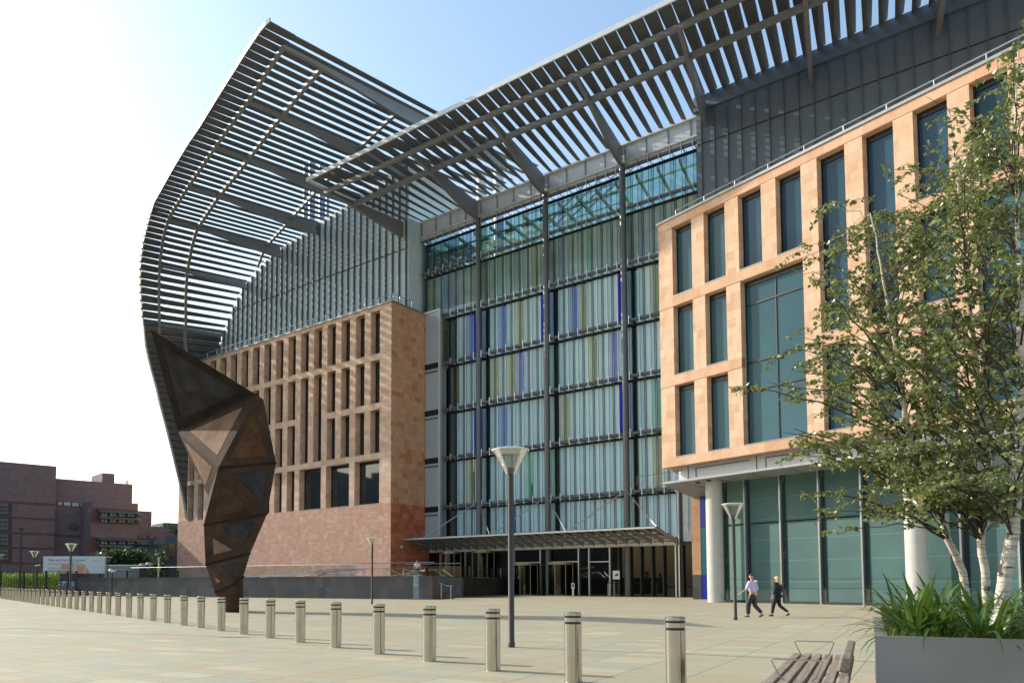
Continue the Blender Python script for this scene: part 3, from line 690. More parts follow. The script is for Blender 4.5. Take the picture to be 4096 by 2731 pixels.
for (z0,z1) in ((9.78,10.40),(15.68,16.37),(21.53,22.22),(27.43,28.02)):
    segs=[(0,RTt)]
    for o in ops:
        if o[2]<z0 and o[3]>z1:
            ns=[]
            for a0,a1 in segs:
                if o[0]>a0 and o[1]<a1: ns+= [(a0,o[0]),(o[1],a1)]
                else: ns.append((a0,a1))
            segs=ns
    for a0,a1 in segs: m.fbox(CC,a0-.003 if a0==0 else a0,a1,-.03,.38,z0,z1)
m.build('stone_band',M['coping'],bld)
wing=[P0+CN*-.64,CC(RTt,.64,0),AB(12,70.4,0),AB(-27.6,70.4,0)]
MB().prism([(p.x,p.y) for p in wing],9.82,28.0).build('wing_core',M['stone_r'],bld)
m=MB();m.fbox(CC,-.12,RTt,-.12,.5,28.03,28.2);m.build('coping',M['paint'],bld)
m=MB();m.tube(CC(.9,.8,29.05),CC(RTt,.8,29.05),.04,6)
x=1.0
while x<RTt: m.tube(CC(x,.8,28.1),CC(x,.8,29.05),.035,6);x+=2.6
m.build('roof_rail',M['alu'],bld)
# soffit and metal fascia under the wing
sof=[CC(0,.0,0),CC(RTt,.0,0),AB(12,70.4,0),AB(-27.4,70.4,0)]
MB().prism([(p.x,p.y) for p in sof],8.60,8.74).build('soffit',M['soffit'],bld)
m=MB();m.fbox(CC,.75,RTt,.9,1.2,8.74,9.8);fw_=m.build('metal_fascia',M['fascia_w'],bld)
m=MB()
x=1.6
while x<RTt:
    x2=x+5.7
    m.fbox(CC,x,x+.05,.87,.9,8.85,9.8);m.fbox(CC,x-5.0,x-.5,.87,.9,9.55,9.59);m.fbox(CC,x-5.0,x-4.95,.87,.9,8.95,9.55);x+=5.7
m.build('panel_joint',M['black'],fw_)
m=MB()
for t in range(12):
    q0=CC(1.5+t*2.85,.5,8.59);q1=q0+B_*5
    m.beam(q0,q1,.03,.02)
m.build('soffit_joint',M['black'],bld)
for t,o in ((2.2,1.2),(3.4,.9),(12,1.3)):
    MB().lathe(CC(t,o,8.5),[(.12,0),(.18,.03),(.18,.1)],14).build('downlight',M['dgrey'],bld)
for t in (3.15,16.9,29.5):
    m=MB();p=CC(t,1.75,0);m.tube(p,p+Vector((0,0,8.6)),.57,32);m.build('round_column',M['concrete'],bld,smooth=True)
# glass wall under the wing
GW=lambda u,d,z:CC(u,3.0+d,z)
mx=[4.80+2.78*i for i in range(-1,11)]
mx[0]=2.9
for x0,x1 in zip(mx,mx[1:]):
    g=MB();g.quad(GW(x0,.06,.12),GW(x1,.06,.12),GW(x1,.06,8.6),GW(x0,.06,8.6));g=g.build('glass_panel',M['blind_t2' if x0<4.0 else 'blind_t'],bld,fixn=False)
    dm=MB();uu_=x0+.5
    while uu_<x1-.2:
        for zz_ in (1.0,1.6): dm.fbox(GW,uu_,uu_+.05,.045,.058,zz_,zz_+.05)
        uu_+=.16
    dm.build('manifestation_dots',M['dgrey'],g)
    MB().fbox(GW,x0-.05,x0+.05,-.12,.05,0,8.6).build('mullion',M['alu'],g)
    f=MB();f.fbox(GW,x0+.05,x0+.36,.0,.055,.1,8.6);f.fbox(GW,x0+.36,x1-.05,.0,.055,5.45,5.53);f.fbox(GW,x0+.36,x1-.05,.0,.055,.02,.16);f.build('dark_pane',M['glass_d'],g)
# end wall: stone strip and blue panels
EB=lambda u,d,z:AB(u,63.6+d,z)
zt=8.6
def aS(x,y,bb): return onb(x,y,bb)[0]
a0,a1,a2=aS(2770,2300,63.6),aS(2805,2300,63.6),aS(2850,2300,63.6)+.6
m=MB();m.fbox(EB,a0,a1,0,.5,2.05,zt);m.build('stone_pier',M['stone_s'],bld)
MB().fbox(EB,a0,a1,-.005,.5,0,2.05).build('pier_base',M['pod'],bld)
for nme,z0,z1,mt in (('blue_panel',0,2.03,'blue'),('teal_panel',2.07,6.0,'teal'),('blue_panel',6.04,zt,'blue')):
    MB().fbox(EB,a1+.02,a2,.02,.4,z0,z1).build(nme,M[mt],bld)
MB().quad(EB(a2,.1,0),GW(2.9,0,0),GW(2.9,0,8.6),EB(a2,.1,8.6)).build('return_wall',M['glass_d'],bld,fixn=False)
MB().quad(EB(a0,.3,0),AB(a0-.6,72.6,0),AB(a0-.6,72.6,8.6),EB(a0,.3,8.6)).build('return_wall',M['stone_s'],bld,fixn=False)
# ---- entrance screen
EG=lambda u,d,z:AB(u,72.3+d,z)
ax=lambda x:aS(x,2290,72.3)
m=MB();m.quad(EG(-64.5,.05,0),EG(-26,.05,0),EG(-26,.05,5.0),EG(-64.5,.05,5.0));ent=m.build('entrance_screen',M['glass_e'],bld,'dark glass entrance screen with pale frames under the canopy',fixn=False)
m=MB()
for x in (2058,2163,2203,2316,2358,2441,2705): m.fbox(EG,ax(x)-.07,ax(x)+.07,-.12,.05,0,5.0)
m.fbox(EG,ax(2058),ax(2163),-.1,.05,3.55,3.67);m.fbox(EG,ax(2203),ax(2316),-.1,.05,3.55,3.67);m.fbox(EG,ax(2358),ax(2441),-.1,.05,3.5,3.6)
m.fbox(EG,ax(1700),ax(2705)+.07,-.14,.05,5.0,5.14)
for x in (1708,1764,1862,1905): m.fbox(EG,ax(x)-.06,ax(x)+.06,-.12,.05,1.9,5.0)
m.build('door_frame',M['alu'],ent)
m=MB()
for x in (2480,2524,2568,2613,2658,2735): m.fbox(EG,ax(x)-.07,ax(x)+.07,-.3,.04,0,5.0)
m.fbox(EG,ax(2441),-26.2,-.05,.04,0,.08)
m.build('dark_mullion',M['black'],ent)
m=MB();m.fbox(EG,-31.0,-26.0,-.02,.06,5.0,10.3);m.build('side_glazing',M['blind_g'],ent)
m=MB();m.fbox(EG,-31.1,-30.95,-.1,.0,0,10.3);m.build('side_post',M['alu'],ent)
m=MB();m.fbox(EG,-30.9,-26.0,-.06,-.021,5.0,5.35);m.fbox(EG,-30.9,-30.6,-.06,-.021,5.35,10.3);m.build('side_frame',M['black'],ent)
M['gold']=plain('pale_bronze_frame',(.30,.27,.17),.35,.5)
def revolver(ac,z0,rad=1.25,h=3.0):
    c=EG(ac,-.55,z0);m=MB()
    rd=m.lathe(c+Vector((0,0,h)),[(rad,0),(rad,.28)],28).build('revolving_door',M['gold'],ent,smooth=True)
    m=MB()
    for k in range(8):
        t=2*math.pi*k/8+.3; p=c+Vector((math.cos(t)*rad,math.sin(t)*rad,0)); m.tube(p,p+Vector((0,0,h)),.04,6)
    m.lathe(c,[(rad+.02,0),(rad+.02,.1)],28);m.build('door_frame',M['gold'],rd)
    m=MB()
    for k in range(4):
        t=math.pi/2*k+.5;d=Vector((math.cos(t),math.sin(t),0))
        m.beam(c+d*.05+Vector((0,0,h/2)),c+d*(rad-.08)+Vector((0,0,h/2)),.03,h-.1)
    m.build('door_leaf',M['glass_e'],rd)
    for t0 in (.3,math.pi+.3):
        m=MB()
        pts=[c+Vector((math.cos(t0+q*.2)*rad,math.sin(t0+q*.2)*rad,0)) for q in range(7)]
        for p,q in zip(pts,pts[1:]): m.quad(p,q,q+Vector((0,0,h)),p+Vector((0,0,h)))
        m.build('curved_glass',M['g_bal'],rd)
revolver(ax(2112),0,1.45,3.3);revolver(ax(2250),0,1.45,3.3)
revolver(ax(1815),1.9,1.35,2.9);revolver(ax(1945),1.9,1.35,2.9)
# entrance canopy
ep=bld
a_l,a_r=-62.7,-31.1
FRz,BKz=6.55,5.65
m=MB();m.fbox(lambda u,d,z:AB(u,d,z),a_l,a_r,71.75,72.0,5.05,5.65);cb=m.build('entrance_canopy',M['white'],bld,'sloping glass and steel canopy over the entrance')
m=MB()
n=25
for i in range(n+1):
    x=a_l+(a_r-a_l)*i/n
    m.hexa([AB(x-.03,71.75,5.15),AB(x+.03,71.75,5.15),AB(x+.04,71.75,5.6),AB(x-.04,71.75,5.6),AB(x-.04,67.2,6.35),AB(x+.04,67.2,6.35),AB(x+.04,67.2,6.5),AB(x-.04,67.2,6.5)])
m.build('canopy_rib',M['paint'],cb)
m=MB();m.beam(AB(a_l-.05,67.1,6.46),AB(a_r+.05,67.1,6.46),.14,.18);m.build('front_beam',M['alu'],cb)
m=MB();m.quad(AB(a_l,67.1,6.6),AB(a_r,67.1,6.6),AB(a_r,71.9,5.72),AB(a_l,71.9,5.72));m.build('canopy_glass',M['g_can'],cb,fixn=False)
m=MB()
for i in range(n): 
    x=a_l+(a_r-a_l)*(i+.5)/n; m.beam(AB(x-.4,71.68,5.38),AB(x+.4,71.68,5.38),.07,.06)
m.build('canopy_light',M['dgrey'],cb)
for (xa,ya),(xb,yb) in (((1694,2148),(1903,2014)),((1958,2133),(1918,2016)),((1966,2132),(2176,1994)),((2262,2117),(2194,1993)),((2272,2117),(2493,1970)),((2625,2103),(2513,1970))):
    u,z=onb(xa,ya,67.15);p=AB(u,67.15,6.55); v,z2=onb(xb,yb,72.0)
    MB().tube(p,AB(v,71.9,z2),.055,8).build('tie_rod',M['alu'],cb,smooth=True)
# ================================================================ PODIUM
pd_=thing('podium','dark granite podium wall with glass balustrade in front of the left wing','podium',G(1300,2391))
w0=G(308,2381);w1=G(1729,2396.6);wd=(w1-w0).normalized();wn=Vector((-wd.y,wd.x,0))   # wn points back
PZ=1.93
Lw=(w1-w0).length
WL=lambda u,d,z:w0+wd*u+wn*d+Vector((0,0,z))
m=MB();m.fbox(WL,0,Lw,0,1.15,0,PZ);m.build('granite_wall',M['pod'],pd_)
MB().fbox(WL,-.02,Lw+.02,-.02,1.17,PZ,PZ+.06).build('wall_coping',M['pod'],pd_)
pin=G(1845,2389);pb=pl(2031,2340,B_*72.1,A_)
# deck: behind the wall
dk=[WL(0,1.15,0),WL(Lw-7.5,1.15,0),WL(Lw-7.5,5.5,0),pin+wn*.0,Vector((pb.x,pb.y,0)),AB(-63,72.1,0),AB(-63.2,65.5,0),AB(-108,65.5,0)]
MB().prism([(p.x,p.y) for p in dk],.1,PZ-.03).build('deck',M['pod'],pd_)
# wall behind the stair + side wall toward the doors
stl=pin-wd*9.0
m=MB();
def slab(p,q,th,z0,z1,mb): 
    d=(q-p).normalized();nn=Vector((-d.y,d.x,0))*th; a=[p,q,q+nn,p+nn]
    mb.hexa([Vector((v.x,v.y,z0)) for v in a]+[Vector((v.x,v.y,z1)) for v in a])
slab(stl,pin,.4,0,PZ-.05,m);slab(pin,Vector((pb.x,pb.y,0)),.4,0,PZ-.05,m)
m.build('return_wall',M['pod'],pd_)
for i in range(6):
    z=.3*(i+1); u=Lw-.4-i*.75
    MB().hexa([*(p for p in (WL(u-.75,1.17,0),WL(u,1.17,0),WL(u,4.6,0),WL(u-.75,4.6,0))),*(p for p in (WL(u-.75,1.17,z),WL(u,1.17,z),WL(u,4.6,z),WL(u-.75,4.6,z)))]).build('step',M['pod'],pd_)
# balustrade
m=MB();u=8.2
while u<Lw-9: m.quad(WL(u,.6,PZ+.06),WL(u+2.5,.6,PZ+.06),WL(u+2.5,.6,PZ+1.12),WL(u,.6,PZ+1.12));u+=2.53
m.build('balustrade_glass',M['g_bal'],pd_,fixn=False)
m=MB();m.tube(WL(8.2,.6,PZ+1.14),WL(Lw-8,.6,PZ+1.14),.018,6)
for (xa,ya,xb,yb,Y) in ((1350,2254,1738,2247.5,74),(1622,2255,1842,2251.5,75),):
    m.tube(atY(xa,ya,Y),atY(xb,yb,Y+1),.035,6)
m.build('balustrade_rail',M['alu'],pd_)
m=MB()
for pts in (((985,2306),(1200,2292),(1335,2275),(1545,2272),(1622,2304)),((1040,2308),(1210,2291),(1290,2281)),((1270,2302),(1345,2277)),((1280,2297),(1410,2296),(1455,2276),(1340,2279)),((1610,2272),(1697,2304)),((1100,2304),(1300,2288),(1450,2276))):
    m=MB();Y=72.5
    pp=[atY(x,y,Y) for x,y in pts]
    for p,q in zip(pp,pp[1:]): m.tube(p,q,.035,6)
    for p in pp[1:]:
        if p.z>PZ+.2: m.tube(p,Vector((p.x,p.y,PZ)),.03,6)
    m.build('handrail',M['alu'],pd_)
for x in (1350,1403,1458,1503,1515,1535,1545,1613): 
    p=atY(x,2277,72.7); MB().tube(p,Vector((p.x,p.y,PZ)),.035,6).build('handrail_post',M['alu'],pd_)
m=MB()
p=[atY(1752,2327,67.5),atY(1787,2342,67.5),atY(1812,2342,67.5)]
for a_,b_ in zip(p,p[1:]): m.tube(a_,b_,.035,6)
for x,y in ((1765,2335),(1803,2342)):
    q=atY(x,y,67.5);m.tube(q,Vector((q.x,q.y,.02)),.035,6)
m.build('handrail',M['alu'],pd_)
# balustrade over the return wall
m=MB();pz=PZ-.05
m.quad(pin+Vector((0,0,pz)),Vector((pb.x,pb.y,pz)),Vector((pb.x,pb.y,pz+1.1)),pin+Vector((0,0,pz+1.1)));m.quad(stl+Vector((0,0,pz)),pin+Vector((0,0,pz)),pin+Vector((0,0,pz+1.1)),stl+Vector((0,0,pz+1.1)))
m.build('balustrade_glass',M['g_bal'],pd_,fixn=False)
# ================================================================ BOLLARDS
def bollard():
    t=thing('bollard','x','bollard',(0,0,0),'brushed steel bollards in a long row')
    r=.125
    m=MB();m.lathe((0,0,0),[(r+.012,0),(r+.012,.006),(r,.008),(r,.835)],32,cap=False);m.lathe((0,0,0),[(r,.868),(r,.925)],32,cap=False);m.lathe((0,0,0),[(r,.955),(r,.992),(r-.008,1.0),(0.001,1.0)],32,cap=False);m.build('post',M['ss'],t,smooth=True)
    m=MB();m.lathe((0,0,0),[(r-.006,.83),(r-.006,.873)],32);m.lathe((0,0,0),[(r-.006,.92),(r-.006,.96)],32);m.build('black_band',M['black'],t,smooth=True)
    m=MB();m.box((math.cos(-1.2)*r,math.sin(-1.2)*r,.42),(.004,0,0),(0,.0015,0),(0,0,.41));m.build('seam',M['dgrey'],t)
    return t
bxs=[2701,2291.5,1971,1718,1515.3,1343.5,1200.7,1081,975,884,803,734.7,668,611.2,559.5,513.6,469.7,431,395.6,363,331.6,303.4,277,252,229.6,207.8,186.7,167.7,149,132.3,116.3,101.4,87,72.8,60.5,48.3,36.7,25.5,14.6,4]
bP=Vector((.302,13.156,0));bD=Vector((-.5844,.8115,0))
first=None
mm=('nearest, largest bollard at the right end of the row','second bollard from the right end of the row, right of the tall near lamp post','third bollard from the right, just left of the tall near lamp post')
bols=[]
for i,x in enumerate(bxs):
    P=pl(x,2500,bP,bD)
    o=bollard() if first is None else copy_tree(first)
    if first is None: first=o
    o.location=(P.x,P.y,0);o.rotation_euler=(0,0,random.uniform(-.3,.3)); bols.append(o)
    nth=('nearest','second','third','fourth','fifth','sixth','seventh','eighth','ninth','tenth','eleventh','twelfth')
    if i==0: l='nearest and largest steel bollard, at the right end of the row'
    elif i==1: l='second nearest steel bollard, just right of the tall near lamp post'
    elif i==2: l='steel bollard just left of the tall near lamp post, third nearest in the row'
    elif i==8: l='ninth nearest steel bollard, just right of the dark corten sculpture base'
    elif i==9: l='tenth nearest steel bollard, overlapping the left side of the sculpture base'
    elif i<12: l='%s nearest steel bollard of the row, counted from the right end'%nth[i]
    else:
        far=len(bxs)-i
        l='small distant steel bollard, number %d along the row from the nearest'%(i+1)
    o['label']=l
# ================================================================ LAMPS
def lamp():
    t=thing('street_lamp','x','street lamp',(0,0,0),'dark post lamps with upturned glass cones')
    h=4.4
    m=MB();m.lathe((0,0,0),[(.078,0),(.078,.1),(.066,.12),(.066,h-.58),(.05,h-.56)],20);m.build('post',M['dgrey'],t,smooth=True)
    m=MB();m.lathe((0,0,0),[(.10,h-.56),(.40,h-.02)],32,cap=False);m.build('glass_cone',M['g_cone'],t,smooth='all')
    m=MB();m.lathe((0,0,0),[(.06,h-.56),(.12,h-.50),(.11,h-.44),(.05,h-.40)],20);m.build('lamp_holder',M['dgrey'],t,smooth=True)
    m=MB();m.lathe((0,0,0),[(.42,h-.025),(.425,h),(.38,h+.015),(.001,h+.03)],32,cap=False);m.lathe((0,0,0),[(.42,h-.027),(.001,h-.035)],32,cap=False);m.build('top_disc',M['white'],t,smooth=True)
    return t
lamps=[(2046,G(2046,2587),'tallest and nearest lamp post, standing behind the row of bollards at centre'),
(2942,G(2942,2478),'lamp post beside the walking man in front of the white column'),
(1488,G(1488,2414.6),'lamp post in front of the granite podium wall, right of the sculpture')]
for x,yt,l in ((285,2171,'largest of the far lamp posts, in front of the round map on the billboard'),(138,2201,'far lamp post left of the billboard beside the yellow-green hedge'),(433,2224,'smallest far lamp post, at the right end of the billboard'),(3,2214,'far lamp post cut by the left edge of the photo')):
    Y=2.97/((2327-yt)/F_); p=atY(x,yt,Y); lamps.append((x,Vector((p.x,p.y,0)),l))
lp0=None
for x,P,l in lamps:
    o=lamp() if lp0 is None else copy_tree(lp0); lp0=lp0 or o
    o.location=(P.x,P.y,0); o['label']=l
# ================================================================ SCULPTURE
sb=G(932,2447)
sc_=thing('sculpture','tall faceted corten steel sculpture of stacked tetrahedra widening towards the top','sculpture',sb)
V={}
def sv(n,x,y,Y): V[n]=atY(x,y,Y)
sv('T0',602.5,1317,36.6);sv('T3',711,1724,41.2);sv('T1',1026,1578,37.4);sv('T2',1053,1597,39.2)
sv('K',872,1872,36.7);sv('R1',1104,1850,38.4);sv('J',833,1984,40.6)
sv('L2',815,2099,38.2);sv('R2',1069,2054,37.8);sv('B2',960,2060,41)
sv('L3',822,2257,38.1);sv('R3',1001,2212,37.6);sv('B3',930,2215,40.3)
sv('L4',860,2367,37.9);sv('M',930,2338,37.2);sv('R4',973,2305,38.6);sv('B4',930,2330,39.8)
V['b1']=G(903,2448);V['b2']=G(961,2448);V['b3']=V['b2']+Vector((-.25,1.5,0));V['b0']=G(893,2440)+Vector((0,.6,0))
sv('BT',900,1640,42.2)
sec=[]
def tri_faces(lst,name,mt,inset=True,inmat=None):
    for f in lst:
        m=MB();m.quad(*[V[k] for k in f]);
tris=[('T0','T1','T3','cor_dk'),('T0','T3','BT','cor_dk'),('T0','BT','T1','cor_dk'),('T3','T1','K','cor_lt'),('T3','K','J','cor_or'),('T1','T2','R1','corten'),('T1','R1','K','cor_or'),
('T3','J','BT','corten'),('J','R1','BT','corten'),('T2','BT','R1','corten'),('T1','BT','T2','corten'),
('K','J','L2','cor_lt'),('K','L2','R2','corten'),('K','R2','R1','corten'),('J','B2','L2','corten'),('R1','R2','B2','corten'),('J','R1','B2','corten'),
('L2','R3','R2','corten'),('L2','L3','R3','corten'),('L2','B2','L3','corten'),('B2','B3','L3','corten'),('R2','R3','B2','corten'),('R3','B3','B2','corten'),
('L3','M','R3','corten'),('L3','L4','M','corten'),('R3','M','R4','cor_lt'),('L3','B3','L4','corten'),('B3','B4','L4','corten'),('R3','R4','B3','corten'),('R4','B4','B3','corten'),
('L4','b1','M','cor_lt'),('M','b1','b2','corten'),('M','b2','R4','corten'),('L4','b0','b1','corten'),('L4','B4','b0','corten'),('R4','b2','b3','corten'),('R4','b3','B4','corten'),('B4','b3','b0','corten')]
bm_={}
cen=sum((V[k] for k in V),Vector())/len(V)
for a,b,c,mt in tris: bm_.setdefault('corten',MB()).quad(V[a],V[b],V[c])
m=bm_['corten'];m.quad(V['b0'],V['b1'],V['b2'],V['b3'])
body=m.build('steel_facets',M['corten'],sc_)
# inset plates (a few millimetres proud) and cover strips along the folds
def inset(a,b,c,k,mt,th=None):
    if th is None: th=.004 if k>.9 else .012
    A,Bq,Cq=V[a],V[b],V[c];n=(Bq-A).cross(Cq-A).normalized()
    if n.dot(-(A))<0: n=-n    # face the camera side
    g=(A+Bq+Cq)/3; P=[g+(p-g)*k for p in (A,Bq,Cq)]
    m=MB();m.add([p for p in P]+[p+n*th for p in P],[(3,4,5),(0,1,4,3),(1,2,5,4),(2,0,3,5)]);m.build('inset_plate',M[mt],sc_)
for a,b,c,k,mt in (('T0','T1','T3',.985,'cor_dk'),('T0','T1','T3',.72,'cor_in'),('T3','T1','K',.66,'cor_lt'),('T1','R1','K',.66,'cor_or'),('T3','K','J',.66,'cor_lt'),('K','L2','R2',.6,'cor_br'),('K','R2','R1',.6,'cor_in'),('L2','R3','R2',.5,'cor_in'),('L2','L3','R3',.42,'cor_lt'),('L3','M','R3',.32,'cor_in'),('L3','L4','M',.22,'cor_lt')):  # paler plates stand for sunlit facets, darker for the shaded top facet
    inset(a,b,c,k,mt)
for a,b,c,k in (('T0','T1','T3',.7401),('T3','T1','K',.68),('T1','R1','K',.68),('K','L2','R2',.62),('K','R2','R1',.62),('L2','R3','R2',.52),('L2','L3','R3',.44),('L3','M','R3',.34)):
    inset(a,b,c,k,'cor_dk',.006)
for a,b in (('T1','T3'),('K','R1'),('L2','R2'),('L3','R3'),('L4','M'),('M','R4')): MB().beam(V[a],V[b],.1,.10,up=(0,-1,0)).build('fold_seam',M['cor_dk'],sc_)
# ================================================================ TEXT
def text(s,size,origin,right,up,mat,name,parent,depth=.004,align='LEFT'):
    cu=bpy.data.curves.new('t','FONT'); cu.body=s; cu.size=size; cu.align_x=align; cu.extrude=0; cu.resolution_u=3
    ob=bpy.data.objects.new('t',cu); C.objects.link(ob); dg=bpy.context.evaluated_depsgraph_get(); dg.update()
    me=bpy.data.meshes.new_from_object(ob.evaluated_get(dg)); bpy.data.objects.remove(ob); bpy.data.curves.remove(cu)
    r=Vector(right).normalized();u=Vector(up).normalized();o=Vector(origin)
    m=MB();m.add([o+r*v.co.x+u*v.co.y for v in me.vertices],[tuple(p.vertices) for p in me.polygons]); bpy.data.meshes.remove(me)
    return m.build(name,mat,parent,fixn=False)
# ================================================================ SMALL THINGS NEAR THE ENTRANCE
P=G(1664,2397);t=thing('totem_sign','slim grey and black wayfinding totem in front of the podium wall','sign',P)
rr=Vector((1,0,0));
m=MB();m.abox(P.x-.23,P.x+.23,P.y-.05,P.y+.05,0,2.12);m.build('panel',plain('totem_grey',(.20,.27,.32),.3,.2),t)
MB().abox(P.x-.235,P.x+.235,P.y-.055,P.y+.055,2.12,2.57).build('header',M['black'],t)
for i,w in enumerate(('THE','FRANCIS','CRICK','INSTITUTE')): text(w,.092,(P.x-.2,P.y-.062,2.46-i*.092),rr,(0,0,1),M['white'],'lettering',t)
m=MB()
for i in range(5): m.abox(P.x-.2,P.x+.17,P.y-.056,P.y-.051,2.0-i*.17,2.006-i*.17);m.abox(P.x-.2,P.x-.05+.06*(i%3),P.y-.056,P.y-.051,1.93-i*.17,1.95-i*.17)
for i in range(3): m.abox(P.x-.2+.12*i,P.x-.13+.12*i,P.y-.056,P.y-.051,1.18,1.25)
m.build('direction_lines',M['white'],t)
def reader(P,h,label,cat='post'):
    t=thing('card_reader_post',label,'reader post',P,'card reader posts by the doors');x,y,z=P
    MB().abox(x-.09,x+.09,y-.05,y+.05,z,z+h*.62).build('post',M['ss'],t)
    MB().abox(x-.14,x+.14,y-.07,y+.05,z+h*.62,z+h).build('reader_box',M['alu'],t)
    MB().abox(x-.09,x+.09,y-.076,y-.071,z+h*.72,z+h*.93).build('reader_face',M['dgrey'],t)
q=G(2292,2389);reader((q.x,q.y,0),1.35,'steel card reader post standing on the paving right of the main revolving door')
for x,l in ((1773,'card reader post on the raised deck, left of the other deck post'),(1901,'card reader post on the raised deck, right of the other deck post')):
    q=pl(x,2300,B_*71.0,A_);reader((q.x,q.y,PZ-.03),1.1,l)
q0=G(2433,2386);q1=G(2455,2384);t=thing('hoop_rail','bent steel hoop rail standing by the side door','rail',(q0+q1)/2)
m=MB();m.path([q0,q0+Vector((0,0,1.25)),q0+Vector((.08,0,1.33)),q1+Vector((-.08,0,1.33)),q1+Vector((0,0,1.25)),q1],.035,8);m.build('hoop',M['ss'],t,smooth=True)
q=G(2466,2386);t=thing('sign_post','small pale sign post with a dark blue and yellow emblem by the entrance','sign',q)
MB().abox(q.x-.30,q.x+.30,q.y-.06,q.y+.0,0,1.55).build('post',M['g_bal'],t)
MB().abox(q.x-.32,q.x+.32,q.y-.08,q.y+.02,1.72,2.55).build('sign_panel',M['white'],t)
y=q.y-.085
m=MB();m.quad((q.x-.02,y,2.05),(q.x+.20,y,2.07),(q.x+.16,y,2.24),(q.x-.04,y,2.24));m.quad((q.x-.2,y,1.98),(q.x-.02,y,2.05),(q.x-.04,y,2.24),(q.x-.14,y,2.16));m.build('emblem',plain('navy_ink',(.01,.06,.22),.5),t,fixn=False)
m=MB();m.quad((q.x-.04,y-.002,2.24),(q.x+.16,y-.002,2.24),(q.x+.10,y-.002,2.34));m.quad((q.x-.02,y-.002,2.05),(q.x+.20,y-.002,2.07),(q.x+.12,y-.002,1.98));m.build('emblem_edge',plain('yellow_ink',(.55,.5,.05),.5),t,fixn=False)
P=pl(1590,2185,B_*65.5,A_)
t=thing('security_camera','small dome camera on the red sandstone side wall','camera',AB(-63.2,67.2,5.6))
p=AB(-63.2,67.2,5.6);m=MB();m.lathe(p+A_*.18,[(.02,-.16),(.12,-.10),(.14,0),(.14,.1),(.05,.14)],16);m.tube(p-A_*.1,p+A_*.15,.05,8);m.build('dome',M['white'],t,smooth=True)
# ================================================================ PEOPLE
def skin(name,verts,edges,mat,parent,sub=2,xf=None):
    me=bpy.data.meshes.new('s');names=list(verts);idx={n:i for i,n in enumerate(names)}
    me.from_pydata([xf(verts[n][0]) if xf else verts[n][0] for n in names],[(idx[a],idx[b]) for a,b in edges],[])
    ob=bpy.data.objects.new('s',me);C.objects.link(ob)
    md=ob.modifiers.new('k','SKIN')
    lay=me.skin_vertices[0].data if me.skin_vertices else None
    if lay is None:
        bm=bmesh.new();bm.from_mesh(me);bm.verts.layers.skin.verify();bm.to_mesh(me);bm.free();lay=me.skin_vertices[0].data
    for n in names:
        r=verts[n][1];lay[idx[n]].radius=(r,r) if isinstance(r,(int,float)) else r
    lay[0].use_root=True
    sb_=ob.modifiers.new('s','SUBSURF');sb_.levels=sub;sb_.render_levels=sub
    dg=bpy.context.evaluated_depsgraph_get();dg.update();e=bpy.data.meshes.new_from_object(ob.evaluated_get(dg));bpy.data.objects.remove(ob)
    off=ORG[parent.name];m=MB();m.add([v.co for v in e.vertices],[tuple(p.vertices) for p in e.polygons]);bpy.data.meshes.remove(e)
    return m.build(name,mat,parent,smooth='all')
def hand_chain(v,e,pref,wr,dirv,side,k=.8):
    d=Vector(dirv).normalized();s=Vector(side).normalized();wr=Vector(wr)
    v[pref+'pa']=(wr+d*.05,.028*k);e.append((pref+'wr',pref+'pa'))
    for i,(o,l) in enumerate(((-.03,.075),(-.01,.085),(.01,.08),(.028,.065))):
        b=wr+d*.09+s*o;v[pref+'f%da'%i]=(b,.010);v[pref+'f%db'%i]=(b+d*l*.55+Vector((0,.01,-.004)),.009);v[pref+'f%dc'%i]=(b+d*l+Vector((0,.03,0)),.007)
        e+=[(pref+'pa',pref+'f%da'%i),(pref+'f%da'%i,pref+'f%db'%i),(pref+'f%db'%i,pref+'f%dc'%i)]
    b=wr+d*.035-s*.04;v[pref+'ta']=(b,.011);v[pref+'tb']=(b+d*.04-s*.02,.009);e+=[(pref+'pa',pref+'ta'),(pref+'ta',pref+'tb')]
